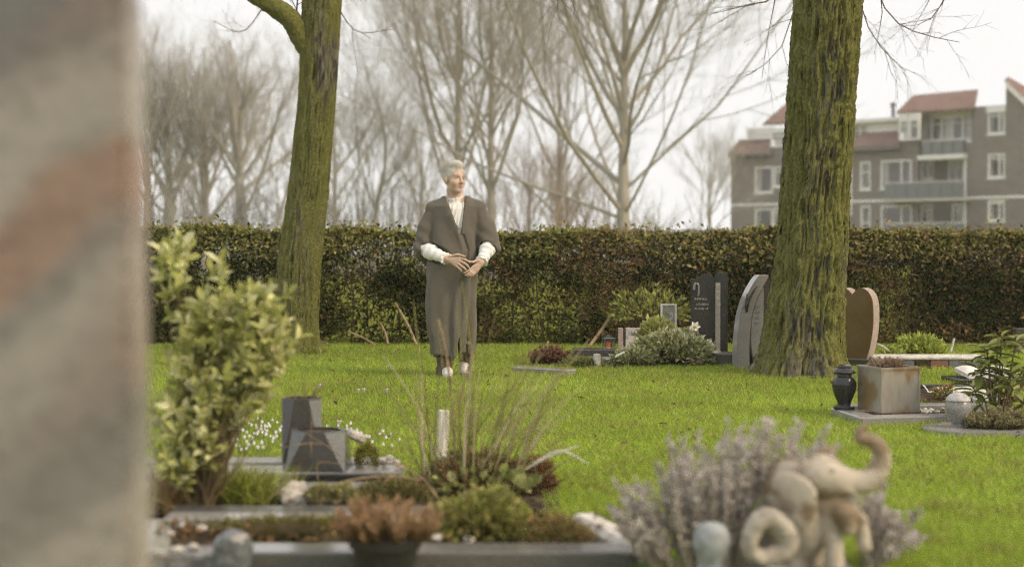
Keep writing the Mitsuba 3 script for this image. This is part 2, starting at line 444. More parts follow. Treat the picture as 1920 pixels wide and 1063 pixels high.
def grow(start, levels, rng, droop=0.0):
    """branches level by level. start: list of (points (k, 3), radii (k,)); levels: list of dicts n, ratio, angle, up, wiggle, k, t0.
    Returns [(P, R)] of every level, the first being the start."""
    P = np.array([spline(np.hstack([p, np.asarray(r)[:, None]]), 8) for p, r in start])
    cur, rad = P[:, :, :3], P[:, :, 3]
    out = [(cur, rad)]
    for L in levels:
        m, k0 = cur.shape[:2]
        n = L['n']; k = L.get('k', 5)
        t = L.get('t0', .25) + (1 - L.get('t0', .25)) * (np.arange(n)[None] + rng.random((m, n))) / n
        t = np.clip(t, 0, .995)
        s = t * (k0 - 1); i = np.minimum(s.astype(int), k0 - 2); u = (s - i)[..., None]
        r_ = np.arange(m)[:, None]
        base = cur[r_, i] * (1 - u) + cur[r_, i + 1] * u
        br = rad[r_, i] * (1 - u[..., 0]) + rad[r_, i + 1] * u[..., 0]
        tan = unit(cur[r_, i + 1] - cur[r_, i])
        plen = np.linalg.norm(np.diff(cur, axis=1), axis=2).sum(1)[:, None]
        ln = plen * L['ratio'] * (1 - .55 * t * L.get('taper', 1)) * (0.7 + 0.6 * rng.random((m, n)))
        az = rng.random((m, n)) * 2 * np.pi if 'spiral' not in L else (np.arange(n)[None] * 2.4 + rng.random((m, 1)) * 6.28 + rng.normal(0, .3, (m, n)))
        ref = np.where(np.abs(tan[..., 2:]) < .9, [0, 0, 1.0], [1.0, 0, 0])
        a = unit(np.cross(tan, ref)); b = np.cross(tan, a)
        ang = L['angle'] * (0.75 + .5 * rng.random((m, n)))
        d = tan * np.cos(ang)[..., None] + (a * np.cos(az)[..., None] + b * np.sin(az)[..., None]) * np.sin(ang)[..., None]
        M = m * n
        base, d, ln = base.reshape(M, 3), d.reshape(M, 3), ln.reshape(M)
        pts = [base]; h = ln / (k - 1)
        for q in range(k - 1):
            d = unit(d + np.array([0, 0, L.get('up', .15)]) + rng.normal(0, L.get('wiggle', .12), (M, 3)))
            pts.append(pts[-1] + d * h[:, None])
        cur = np.stack(pts, 1)
        r0 = np.minimum(br.reshape(M) * .85, np.maximum(L.get('rmin', .004), br.reshape(M) * L.get('rr', .6) * (.75 + .5 * rng.random(M))))
        rad = r0[:, None] * np.linspace(1, L.get('end', .45), k)[None]
        out.append((cur, rad))
    return out

# left tree
tl = [at(553, 660, 14.9), at(561, 497, 14.9), at(577, 373, 14.9), at(594, 186, 14.9), at(604, 0, 14.9), at(612, -160, 14.9)]
tlz = np.array([p[2] for p in tl]); tlx = np.array([p[0] for p in tl]); S = F / 14.9
rl = np.array([39, 40.5, 37, 33.5, 36, 30]) / S
kl = thing('mossy_tree', 'slimmer moss-green tree trunk leaning right, left of the woman', 'tree')
ip = lambda z, zz, v: float(np.interp(z, zz, v))
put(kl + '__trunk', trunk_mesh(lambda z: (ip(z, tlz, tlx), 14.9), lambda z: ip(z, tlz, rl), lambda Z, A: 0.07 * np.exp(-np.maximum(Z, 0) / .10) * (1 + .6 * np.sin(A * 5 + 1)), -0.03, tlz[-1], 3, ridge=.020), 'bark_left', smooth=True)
def limb(pts, radii, seed):
    m = tube(np.asarray(pts), np.asarray(radii), 48, 110)
    v, f = m
    nn = trimesh.Trimesh(v, f, process=False).vertex_normals
    return v + nn * (0.034 * (meshkit.fbm(v * [30, 30, 14] + seed, 3) - .5))[:, None], f
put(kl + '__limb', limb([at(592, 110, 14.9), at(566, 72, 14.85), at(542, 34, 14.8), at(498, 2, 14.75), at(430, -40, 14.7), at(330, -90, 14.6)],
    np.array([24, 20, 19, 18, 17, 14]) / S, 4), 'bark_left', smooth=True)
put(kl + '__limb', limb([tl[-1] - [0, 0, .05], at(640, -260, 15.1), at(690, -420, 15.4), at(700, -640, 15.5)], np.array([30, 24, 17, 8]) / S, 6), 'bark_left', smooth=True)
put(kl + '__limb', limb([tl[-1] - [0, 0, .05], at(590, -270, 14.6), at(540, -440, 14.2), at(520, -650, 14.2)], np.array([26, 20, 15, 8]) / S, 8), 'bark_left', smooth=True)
rt = np.random.default_rng(21)
tw = grow([(np.array([at(630, 10, 14.9), at(670, 60, 14.9), at(740, 55, 14.8)]), np.array([.007, .005, .003])),
           (np.array([at(562, 70, 14.9), at(556, 30, 14.9), at(560, -20, 14.9)]), np.array([.012, .009, .006])),
           (np.array([at(500, 5, 14.75), at(455, 60, 14.7), at(400, 40, 14.6)]), np.array([.006, .005, .003]))],
          [dict(n=4, ratio=.6, angle=.8, up=.05, k=4, rmin=.002), dict(n=3, ratio=.6, angle=.7, up=0, k=3, rmin=.0018)], rt)
bsdf('twig_bark', {'type': 'twosided', 'bsdf': {'type': 'diffuse', 'reflectance': {'type': 'rgb', 'value': [.17, .145, .115]}}})
put(kl + '__twig', join([tubes(P, R, 4) for P, R in tw]), 'twig_bark', smooth=True); labels[kl + '__twig'] = {'kind': 'stuff'}

# right tree
YR = 12.35; S = F / YR
tr = [at(1500, 706, YR), at(1506, 640, YR), at(1513, 560, YR), at(1521, 480, YR), at(1526, 400, YR), at(1539, 200, YR), at(1553, 0, YR), at(1565, -200, YR), at(1572, -330, YR)]
trz = np.array([p[2] for p in tr]); trx = np.array([p[0] for p in tr])
rr = np.array([72, 71, 68, 64.5, 62.5, 60.5, 61, 58, 62]) / S
kr = thing('mossy_tree', 'thick moss-covered tree trunk with flared roots, in front of the headstones', 'tree')
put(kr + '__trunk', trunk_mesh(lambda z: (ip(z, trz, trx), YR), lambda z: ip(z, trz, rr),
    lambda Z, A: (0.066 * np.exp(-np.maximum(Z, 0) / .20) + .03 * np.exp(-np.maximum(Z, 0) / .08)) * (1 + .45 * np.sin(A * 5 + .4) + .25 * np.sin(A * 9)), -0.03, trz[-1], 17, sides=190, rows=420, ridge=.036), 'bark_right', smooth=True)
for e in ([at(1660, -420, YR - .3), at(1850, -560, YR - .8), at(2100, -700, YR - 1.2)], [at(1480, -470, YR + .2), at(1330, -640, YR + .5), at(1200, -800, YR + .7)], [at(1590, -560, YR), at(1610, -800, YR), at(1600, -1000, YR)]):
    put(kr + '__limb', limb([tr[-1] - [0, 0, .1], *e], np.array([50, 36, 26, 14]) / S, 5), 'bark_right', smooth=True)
q = lambda *a: np.array([at(x, y, YR + d) for x, y, d in a])
tw = grow([(q((1600, -420, -.4), (1560, -120, -.9), (1455, -8, -1), (1400, 10, -1), (1330, 28, -1)), np.array([.010, .008, .006, .0045, .002])),
           (q((1700, -400, -.4), (1640, -60, -.6), (1672, 30, -.7), (1720, 62, -.7), (1800, 80, -.7)), np.array([.008, .006, .005, .004, .002])),
           (q((1650, -400, -.4), (1610, -30, -.6), (1640, 70, -.7), (1680, 118, -.7), (1700, 135, -.7)), np.array([.008, .0055, .004, .003, .0015])),
           (q((1500, -400, -.4), (1500, -100, -.5), (1478, 60, -.6), (1430, 125, -.6), (1380, 150, -.6)), np.array([.008, .0055, .004, .003, .0015])),
           (q((1350, -500, -.2), (1200, -250, -.3), (1060, -60, -.3), (1046, 0, -.3), (1046, 24, -.3)), np.array([.014, .010, .007, .004, .003])),
           (q((1900, -500, -.5), (1850, -200, -.5), (1780, -20, -.6), (1740, 40, -.6), (1690, 50, -.6)), np.array([.009, .007, .005, .003, .0015]))],
          [dict(n=7, ratio=.28, angle=.75, up=-.12, k=5, rmin=.0018, t0=.35), dict(n=4, ratio=.5, angle=.6, up=-.05, k=4, rmin=.0013)], rt)
put(kr + '__twig', join([tubes(P, R, 4) for P, R in tw]), 'twig_bark', smooth=True); labels[kr + '__twig'] = {'kind': 'stuff'}
# ------------------------------------------------------------------ bare trees beyond the hedge
def far_tree(px, Y, label, seed, trunk, fork, height, limbs, spread, detail=(7, 6, 5, 3), lean=0.0, col=0, name='bare_tree', up=.12, leader=True, reach=.45):
    """trunk: radius; fork: height of the first limbs; limbs: how many; spread: radians they lean out"""
    rng = np.random.default_rng(seed)
    g = ground(px, 471, 0) * 0; X = (px - 960) / F * Y
    key = thing(name, label, 'tree', 'bare winter trees beyond the hedge')
    z = np.linspace(0, 1, 6)
    top = height if leader else fork * 1.25
    path = np.stack([X + lean * z * top + rng.normal(0, .03, 6) * np.minimum(z * 5, 1) * trunk * 4, Y + rng.normal(0, .03, 6) * trunk * 4, z * top - .05], 1)
    rad = trunk * np.where(z * top < fork, 1.0, np.maximum(.12, (1 - (z * top - fork) / max(top - fork, .1)) * .75)); rad[0] *= 1.25
    start = [(path, rad)]
    t0 = fork / top * .85
    tr8 = spline(np.hstack([path, rad[:, None]]), 8)
    dx = [(tr8[None, :, :3], tr8[None, :, 3])]
    zl = fork + (height - fork) * reach * np.sort(rng.random(limbs))**1.2
    az = np.arange(limbs) * 2.4 + rng.random() * 6.28 + rng.normal(0, .25, limbs)
    tl_ = spread * (.45 + .75 * rng.random(limbs)) * (1.15 - .5 * (zl - fork) / max(height - fork, .1))
    d = np.stack([np.sin(tl_) * np.cos(az), np.sin(tl_) * np.sin(az), np.cos(tl_)], 1)
    b0 = np.stack([np.interp(zl, path[:, 2], path[:, k]) for k in range(3)], 1); r0 = np.interp(zl, path[:, 2], rad)
    ln = (height - zl) * (.70 + .32 * rng.random(limbs)) / np.cos(tl_ * .6)
    K = 9; pts = [b0]; h_ = ln / (K - 1)
    for i in range(K - 1):
        d = unit(d + [0, 0, up * .55] + rng.normal(0, .10, (limbs, 3)))
        pts.append(pts[-1] + d * h_[:, None])
    lim = (np.stack(pts, 1), (np.minimum(r0 * .8, trunk * (.19 + .21 * rng.random(limbs))))[:, None] * np.linspace(1, .16, K)[None])
    rest = grow([(p, r) for p, r in zip(*lim)],
        [dict(n=detail[0], ratio=.62, angle=.62, up=up, wiggle=.08, k=6, t0=.15, rr=.46, end=.3, rmin=.016),
         dict(n=detail[1], ratio=.56, angle=.60, up=.08, wiggle=.10, k=5, t0=.12, rr=.5, end=.4, rmin=.0095),
         dict(n=detail[2], ratio=.58, angle=.55, up=.07, wiggle=.12, k=4, t0=.12, rr=.65, end=.5, rmin=.0085),
         dict(n=detail[3], ratio=.66, angle=.5, up=.05, wiggle=.12, k=3, t0=.2, rr=.75, end=.6, rmin=.0065)], rng)
    m = FAR_BARK[col]
    put(key + '__trunk', tubes(dx[0][0], dx[0][1], 12), m, smooth=True)
    for p, r in zip(*lim):
        put(key + '__limb', tubes(p[None], r[None], 8), m, smooth=True)
    put(key + '__branch', tubes(*rest[1], 5), m, smooth=True)
    put(key + '__twig', join([tubes(P, R, 3) for P, R in rest[2:]]), m, smooth=True)
    for q in ('branch', 'twig'): labels[f'{key}__{q}'] = {'kind': 'stuff'}
FAR_BARK = []
for i, c in enumerate(([.40, .37, .31], [.38, .31, .265], [.43, .405, .36])):
    def fn(p, n, uv, c=c):
        return mix(mi.Color3f(c) * 0.65, mi.Color3f(c) * 1.2, fbm(p.x * 6, p.y * 6, p.z * 2.5, 3))
    bsdf(f'far_bark_{i}', {'type': 'twosided', 'bsdf': {'type': 'diffuse', 'reflectance': proc(fn)}})
    FAR_BARK.append(f'far_bark_{i}')
far_tree(1170, 48, 'largest bare tree with pale trunk rising right of the woman, near the apartment block', 5, .25, 1.97, 13.2, 20, .90, (7, 6, 5, 3), col=0)
far_tree(922, 55, 'bare tree whose trunk shows just right of the woman, forking at head height', 8, .19, 2.31, 13.5, 14, .64, (7, 6, 5, 3), col=0)
far_tree(858, 60, 'bare tree standing straight behind the woman, above her head', 12, .23, 2.72, 14.0, 14, .66, (8, 6, 5, 3), col=0)
far_tree(703, 58, 'bare tree with two thick arms between the left mossy trunk and the woman', 15, .22, 2.04, 9.0, 11, .55, (7, 6, 5, 2), col=0, leader=False)
far_tree(458, 72, 'bare tree with leaning trunk nearest to the left mossy trunk, in the far left cluster', 23, .33, 2.45, 10.8, 12, .60, (7, 6, 5, 3), col=2, lean=-.05)
far_tree(385, 78, 'bushy bare tree in the middle of the far left cluster', 24, .34, 2.18, 11.2, 13, .60, (7, 6, 5, 3), col=2)
far_tree(318, 76, 'bushy bare tree closest to the blurred foreground slab, in the far left cluster', 25, .33, 2.31, 11.0, 13, .62, (7, 6, 5, 3), col=2)
far_tree(276, 74, 'bare tree half hidden by the blurred foreground slab, in the far left cluster', 27, .30, 2.2, 10.6, 12, .62, (7, 6, 5, 3), col=2)
far_tree(484, 50, 'thin bare tree leaning right beside the left mossy trunk', 31, .08, 1.63, 5.6, 6, .6, (6, 5, 4, 3), col=0, lean=.32)
far_tree(992, 62, 'slender reddish bare tree beyond the hedge between the two larger trunks', 33, .10, 1.63, 5.8, 9, .45, (6, 5, 4, 3), col=1)
far_tree(1048, 64, 'fine-branched tall bare tree between the two larger trunks right of the woman', 52, .16, 2.2, 11.8, 13, .7, (7, 6, 4, 3), col=2)
far_tree(1330, 66, 'fine low bare tree nearest to the left edge of the apartment block', 57, .10, 1.5, 6.6, 10, .8, (6, 5, 4, 3), col=2)
far_tree(1062, 70, 'small bushy bare tree behind the hedge between two larger trunks', 36, .10, 1.16, 5.4, 9, .6, (6, 5, 5, 3), col=2)
far_tree(790, 80, 'distant pale bare tree between the two-armed tree and the woman', 38, .16, 1.9, 9.0, 9, .6, (7, 6, 4, 3), col=2)
far_tree(628, 78, 'distant pale bare tree just right of the left mossy trunk', 41, .2, 2.04, 10.5, 9, .6, (7, 6, 5, 2), col=2)
for i, (px, Y, h, lab) in enumerate(((250, 58, 4.0, 'low bare thicket at the far left behind the hedge'), (430, 62, 4.1, 'low bare thicket under the far left trees'), (560, 62, 3.8, 'low bare thicket hidden by the left mossy trunk'),
        (660, 66, 4.0, 'low bare thicket just right of the left mossy trunk'), (770, 66, 4.4, 'low bare thicket left of the woman'), (1000, 56, 3.9, 'reddish bare thicket right of the woman'),
        (1100, 60, 4.0, 'low bare thicket left of the largest bare tree'), (1260, 58, 2.2, 'low bare thicket between the largest bare tree and the building'))):
    rng = np.random.default_rng(100 + i)
    key = thing('bare_thicket', lab + ', beyond the hedge', 'shrub', 'bare thickets behind the hedge')
    n = 24; X = (px - 960) / F * Y
    st = []
    for j in range(n):
        b = np.array([X + rng.normal(0, 1.5), Y + rng.normal(0, .7), 0]); e = b + [rng.normal(0, .7), rng.normal(0, .5), h * (.6 + .5 * rng.random())]
        st.append((np.stack([b, (b + e) / 2 + rng.normal(0, .12, 3), e]), np.array([.03, .022, .012])))
    lv = grow(st, [dict(n=7, ratio=.5, angle=.55, up=.1, k=5, rmin=.013), dict(n=5, ratio=.55, angle=.6, up=.05, k=3, rmin=.010)], rng)
    put(key + '__stem', tubes(*lv[0], 4), FAR_BARK[2 if i != 5 else 1], smooth=True)
    put(key + '__twig', join([tubes(P, R, 3) for P, R in lv[1:]]), FAR_BARK[2 if i != 5 else 1], smooth=True)
    for q_ in ('stem', 'twig'): labels[f'{key}__{q_}'] = {'kind': 'stuff'}

# ------------------------------------------------------------------ apartment block
B0, B1 = at(1370, 470, 112), at(1920, 470, 97)
BE = unit(np.array([B1[0] - B0[0], B1[1] - B0[1], 0])); BN = np.array([BE[1], -BE[0], 0])
if BN[1] > 0: BN = -BN
BO = np.array([B0[0], B0[1], 0])
def fac(px, py, w=0.0):
    "photo pixel -> (u, z) on the facade plane set w metres forward"
    v = ray(px, py); o = np.array([0, 0, CAM_H])
    t = ((BO + BN * w - o) @ BN) / (v @ BN)
    p = o + v * t
    return (p - BO) @ BE, p[2]
BM = np.stack([BE, BN, [0, 0, 1]], 1)        # columns: u, w, z
def to_world(v): return np.asarray(v, float) @ BM.T + BO
def fbox(u0, u1, w0, w1, z0, z1):
    c = np.array([[u, w, z] for u in (u0, u1) for w in (w0, w1) for z in (z0, z1)])
    m = trimesh.convex.convex_hull(c)
    v = to_world(m.vertices)
    mm = trimesh.Trimesh(v, m.faces, process=False)
    if mm.volume < 0: mm.invert()
    return np.asarray(mm.vertices), np.asarray(mm.faces)
def fhull(pts):
    m = trimesh.convex.convex_hull(to_world(np.asarray(pts, float)))
    return np.asarray(m.vertices), np.asarray(m.faces)
def rect(x0, y0, x1, y1, w=0.0):
    ua, za = fac(x0, (y0 + y1) / 2, w); ub, _ = fac(x1, (y0 + y1) / 2, w)
    um = (x0 + x1) / 2
    return min(ua, ub), max(ua, ub), fac(um, y1, w)[1], fac(um, y0, w)[1]

def brick_color(p, n, uv):
    u = p.x * float(BE[0]) + p.y * float(BE[1])
    row = dr.floor(p.z / 0.065)
    jitter = mikit.cell_rand(dr.floor(u / 0.22 + 0.5 * (row - 2 * dr.floor(row / 2))), row, 1)
    big = fbm(u * 0.35, p.z * 0.6, 2.0, 3)
    return mix((0.205, 0.182, 0.166), (0.30, 0.268, 0.245), jitter * 0.5 + big * 0.55)
bsdf('brick_wall', {'type': 'twosided', 'bsdf': {'type': 'diffuse', 'reflectance': proc(brick_color)}})
def tile_color(p, n, uv):
    u = p.x * float(BE[0]) + p.y * float(BE[1])
    r = mikit.cell_rand(dr.floor(u / 0.3), dr.floor(p.z / 0.22), 4)
    return mix((0.19, 0.128, 0.110), (0.265, 0.185, 0.16), r * 0.6 + 0.4 * fbm(u, p.z, 0, 2))
bsdf('roof_tile', {'type': 'twosided', 'bsdf': {'type': 'diffuse', 'reflectance': proc(tile_color)}})
flat('white_frame', (.80, .79, .76)); flat('grey_trim', (.16, .155, .15)); flat('room_plaster', (.24, .22, .195)); flat('curtain', (.5, .48, .43)); flat('concrete_slab', (.50, .48, .44))
bsdf('window_pane', {'type': 'thindielectric', 'int_ior': 1.5})
bsdf('balcony_pane', {'type': 'twosided', 'bsdf': {'type': 'principled', 'base_color': {'type': 'rgb', 'value': [.16, .17, .17]}, 'roughness': .12, 'specular': .6}})

bk = thing('apartment_block', 'grey brick apartment block with white windows and red tiled roofs behind the right tree', 'building')
def wall(name, poly_px, holes_px, w0, w1, m='brick_wall'):
    "a wall with openings: outline in photo pixels on the plane w1"
    out = Polygon([fac(x, y, w1) for x, y in poly_px])
    for h in holes_px:
        u0, u1, z0, z1 = rect(*h, w1)
        out = out.difference(Polygon([(u0, z0), (u1, z0), (u1, z1), (u0, z1)]))
    for g in getattr(out, 'geoms', [out]):
        me = trimesh.creation.extrude_polygon(g, w1 - w0, engine='earcut')
        v = np.stack([me.vertices[:, 0], w0 + me.vertices[:, 2], me.vertices[:, 1]], 1)
        mm = trimesh.Trimesh(to_world(v), me.faces, process=False)
        if mm.volume < 0: mm.invert()
        put(f'{bk}__{name}', mm, m)
def window(x0, y0, x1, y1, w=0.0, split=(), transom=None, cur=.5, seed=0):
    u0, u1, z0, z1 = rect(x0, y0, x1, y1, w)
    fr = 0.13; bars = [(u0, u0 + fr, z0, z1), (u1 - fr, u1, z0, z1), (u0 + fr, u1 - fr, z0, z0 + fr), (u0 + fr, u1 - fr, z1 - fr, z1)]
    for s in split:
        c = u0 + (u1 - u0) * s; bars.append((c - .05, c + .05, z0 + fr, z1 - fr))
    ws = []
    for a, b, c, d in bars: ws.append(fbox(a, b, w - .16, w - .04, c, d))
    if transom:
        zz = z0 + (z1 - z0) * transom; edges = [u0 + fr] + [u0 + (u1 - u0) * s for s in split] + [u1 - fr]
        for a, b in zip(edges[:-1], edges[1:]): ws.append(fbox(a + .05, b - .05, w - .158, w - .042, zz - .045, zz + .045))
    wk = f'{bk}__window'
    n = 0
    while (wk if n == 0 else f'{wk}_{n:03d}') in scene: n += 1
    wk = wk if n == 0 else f'{wk}_{n:03d}'
    scene[wk] = mikit.ply(join(ws), 'white_frame')
    put(wk + '__pane', fbox(u0 + fr, u1 - fr, w - .112, w - .106, z0 + fr, z1 - fr), 'window_pane')
    rng = np.random.default_rng(seed + int(x0))
    put(wk + '__sill', fbox(u0 - .08, u1 + .08, w - .10, w + .07, z0 - .09, z0 - .003), 'white_frame')
    cw = (u1 - u0 - 2 * fr) * cur * (.12 + .22 * rng.random())
    t = np.linspace(0, 1, 13)
    for a, b in ((u0 + fr, u0 + fr + cw), (u1 - fr - cw * .8, u1 - fr)):
        zz = [z0 + fr, z1 - fr]
        v = np.array([[a + (b - a) * q_, w - .30 + .03 * math.sin(q_ * 25), z] for q_ in t for z in zz])
        f = np.array([[2 * i, 2 * i + 2, 2 * i + 3] for i in range(12)] + [[2 * i, 2 * i + 3, 2 * i + 1] for i in range(12)])
        put(wk + '__curtain', (to_world(v), f), 'curtain')
LOW = 520
W_LEFT = [(1414.5, 312.5, 1449, 362), (1449.5, 312.5, 1470, 351), (1414.5, 391, 1448, 436), (1448.5, 389, 1468, 426)]
W_MID = [(1611.7, 303, 1632, 356), (1613, 385.5, 1632, 432), (1650.5, 300, 1709.5, 354), (1650.5, 385, 1709.5, 433)]
W_RIGHT = [(1851.6, 209, 1884, 252), (1851.6, 288, 1884, 334), (1851.6, 375, 1884, 415)]
wall('wall', [(1370, LOW), (1476, LOW), (1476, 277), (1442, 277), (1442, 286), (1370, 290)], W_LEFT, -.35, 0)
wall('wall', [(1580, LOW), (1722, LOW), (1722, 264), (1685, 264), (1685, 272), (1580, 278)], W_MID, -.35, 0)
wall('wall', [(1808, LOW), (1990, LOW), (1990, 246), (1886, 150), (1886, 199), (1826, 202), (1826, 268), (1808, 268)], W_RIGHT, -.35, .0)
wall('wall', [(1722.5, LOW), (1807.5, LOW), (1807.5, 262), (1722.5, 262)], [(1726, 300, 1750, 337), (1777, 300, 1805, 343), (1726, 382, 1749, 432), (1784, 382, 1805, 432)], -1.9, -1.6)
# back volume, so the block has its depth
u0, _ = fac(1370, 400); u1, _ = fac(1990, 400); zt = fac(1600, 280)[1]
put(f'{bk}__back_wall', fbox(u0, u1, -11, -10.7, -.5, zt), 'brick_wall')
put(f'{bk}__side_wall', fbox(u0, u0 + .3, -10.69, -.36, -.5, fac(1370, 292)[1]), 'brick_wall')
put(f'{bk}__inner_wall', fbox(u0 + .31, u1 - .01, -3.2, -3.0, -.5, zt - .1), 'room_plaster')
put(f'{bk}__flat_roof', fbox(u0 + .31, u1 - .01, -10.69, -2.0, zt + .004, zt + .25), 'grey_trim')
ut, zr = fac(1826, 300)[0], fac(1850, 204)[1]
put(f'{bk}__inner_wall', fbox(ut, u1 - .02, -2.6, -2.5, zt - .1, zr), 'room_plaster')
put(f'{bk}__flat_roof', fbox(ut, u1 - .02, -2.6, -.355, zr, zr + .2), 'grey_trim')
put(f'{bk}__party_wall', fbox(ut - .3, ut - .01, -2.6, -.355, zt - .1, zr + .2), 'brick_wall')
for y in (375, 458):
    put(f'{bk}__floor', fbox(u0 + .32, u1 - .02, -2.99, -1.95, fac(1650, y)[1] - .25, fac(1650, y)[1]), 'concrete_slab')
for i, w_ in enumerate(W_LEFT): window(*w_, split=(), transom=.75 if i % 2 else None, cur=.7, seed=i)
window(*W_MID[0], transom=.62, seed=1); window(*W_MID[1], transom=.3, seed=2)
window(*W_MID[2], split=(.66,), transom=None, cur=.9, seed=3); window(*W_MID[3], split=(.66,), cur=.4, seed=4)
for i, w_ in enumerate(W_RIGHT): window(*w_, split=(.66,), transom=.8 if i < 2 else .85, cur=.6, seed=5 + i)
for i, w_ in enumerate(((1726, 300, 1750, 337), (1777, 300, 1805, 343), (1726, 382, 1749, 432), (1784, 382, 1805, 432))): window(*w_, w=-1.6, split=(.6,), transom=.75, cur=.7, seed=9 + i)
def fpx(name, x0, y0, x1, y1, w0, w1, m):
    u0, u1, z0, z1 = rect(x0, y0, x1, y1, w1)
    put(f'{bk}__{name}', fbox(u0, u1, w0, w1, z0, z1), m)
def level_strip(name, xa, ya, xb, thick, w0, w1, m):
    "a horizontal strip whose left end is at pixel (xa, ya)"
    u0, z = fac(xa, ya, w1); u1 = fac(xb, ya, w1)[0]
    put(f'{bk}__{name}', fbox(u0, u1, w0, w1, z - thick, z), m)
level_strip('string_course', 1370, 383, 1476, .17, .003, .05, 'white_frame')
level_strip('string_course', 1580, 376, 1660, .17, .003, .05, 'white_frame')
level_strip('string_course', 1812, 369, 1990, .17, .003, .05, 'white_frame')
fpx('downpipe', 1806.5, 289, 1810.5, 470, .003, .12, 'white_frame')
fpx('downpipe', 1594.5, 280, 1597, 405, .003, .10, 'white_frame')
# balconies: slab, posts and dark glass
for (x0, y0, y1, top) in ((1657, 342, 372, True), (1657, 419, 449, True)):
    u0, u1, z0, z1 = rect(x0, y0, 1806, y1, 1.3)
    put(f'{bk}__balcony_slab', fbox(u0, u1, .0 + .004, 1.3, z0 - .18, z0), 'concrete_slab')
    put(f'{bk}__handrail', fbox(u0, u1, 1.23, 1.29, z1, z1 + .05), 'white_frame')
    n = 7
    for j in range(n):
        a, b = u0 + (u1 - u0) * j / n + .04, u0 + (u1 - u0) * (j + 1) / n - .04
        put(f'{bk}__balustrade_pane', fbox(a, b, 1.25, 1.265, z0 + .06, z1 - .03), 'balcony_pane')
        put(f'{bk}__baluster', fbox(b + .01, b + .07, 1.24, 1.28, z0, z1), 'grey_trim')
u0, u1, z0, z1 = rect(1720, 290, 1806, 298.5, .6)
put(f'{bk}__canopy', fbox(u0, u1, -1.59, .6, z0, z1), 'white_frame')
u0, u1, z0, z1 = rect(1727, 264, 1806, 289, .5)
for j in range(4):
    a, b = u0 + (u1 - u0) * j / 4 + .04, u0 + (u1 - u0) * (j + 1) / 4 - .04
    put(f'{bk}__balustrade_pane', fbox(a, b, .42, .44, z0 + .02, z1), 'balcony_pane')
put(f'{bk}__handrail', fbox(u0, u1, .40, .46, z1 + .01, z1 + .06), 'white_frame')
# white bay and penthouse glazing
def glazed(x0, y0, x1, y1, w, n, head, foot):
    wk = f'{bk}__window'
    k = 1
    while f'{wk}_{k:03d}' in scene: k += 1
    wk = f'{wk}_{k:03d}'
    u0, u1, z0, z1 = rect(x0, y0, x1, y1, w)
    ws = [fbox(u0, u1, w - .2, w, z0, z0 + foot), fbox(u0, u1, w - .2, w, z1 - head, z1)]
    for j in range(n + 1):
        c = u0 + .07 + (u1 - u0 - .14) * j / n
        ws.append(fbox(c - .065, c + .065, w - .19, w - .01, z0 + foot, z1 - head))
    for j in range(n):
        a, b = (u0 + .07 + (u1 - u0 - .14) * q_ / n for q_ in (j, j + 1))
        zz = z0 + foot + (z1 - head - z0 - foot) * .74
        ws.append(fbox(a + .066, b - .066, w - .18, w - .02, zz - .04, zz + .04))
    scene[wk] = mikit.ply(join(ws), 'white_frame')
    for j in range(n):
        a, b = (u0 + .07 + (u1 - u0 - .14) * q_ / n for q_ in (j, j + 1))
        put(wk + '__pane', fbox(a + .066, b - .066, w - .104, w - .098, z0 + foot, z1 - head), 'window_pane')
        if j % 2 == 0: put(wk + '__curtain', fbox(a + .1, a + .1 + (b - a) * .5, w - .34, w - .32, z0 + foot, z1 - head), 'curtain')
    put(f'{bk}__inner_wall', fbox(u0, u1, w - 1.2, w - 1.1, z0, z1), 'room_plaster')
    put(f'{bk}__flat_roof', fbox(u0, u1, w - 1.2, w - .205, z1 - .12, z1 - .005), 'grey_trim')
glazed(1685, 213, 1724, 263, .7, 2, .5, .12)
glazed(1725, 206, 1827, 264, -1.0, 5, .55, .12)
glazed(1580, 231, 1630, 268, -1.5, 3, .25, .1)
glazed(1444, 240, 1476, 276, .1, 1, .35, .1)
glazed(1629, 222, 1684, 249, -1.4, 2, .5, .55)
glazed(1402, 240, 1444, 262, -1.2, 1, .45, .3)
glazed(1849.5, 199.5, 1885, 208, .12, 1, .2, .2) if False else None
level_strip('fascia', 1849, 200, 1885, .42, .003, .12, 'white_frame')
level_strip('fascia', 1580, 226, 1684, .25, -1.6, -.9, 'white_frame')
# roofs: slabs with thickness between the eave (front) and the ridge (back)
def roof(px_eave0, px_eave1, px_r0, px_r1, we, wr, thick=.16):
    pts = []
    for (x, y), w in ((px_eave0, we), (px_eave1, we), (px_r0, wr), (px_r1, wr)):
        u, z = fac(x, y, w)
        pts += [[u, w, z], [u, w, z - thick]]
    return put(f'{bk}__roof', fhull(pts), 'roof_tile')
roof((1364, 289), (1444, 286), (1386, 262), (1446, 259), .5, -2.0)
roof((1580, 278), (1686, 271), (1618, 250), (1685, 246), .45, -1.3)
roof((1681, 210), (1827, 202), (1712, 179), (1834, 168), .3, -4.0)
roof((1430, 232), (1476, 230), (1476, 192), (1500, 190), -1.2, -5.0)
roof((1884, 150), (1990, 250), (1890, 144), (1996, 205), .25, -4.0)
level_strip('gutter', 1578, 279, 1687, .22, .30, .52, 'grey_trim')
level_strip('gutter', 1363, 290, 1443, .20, .35, .55, 'grey_trim')
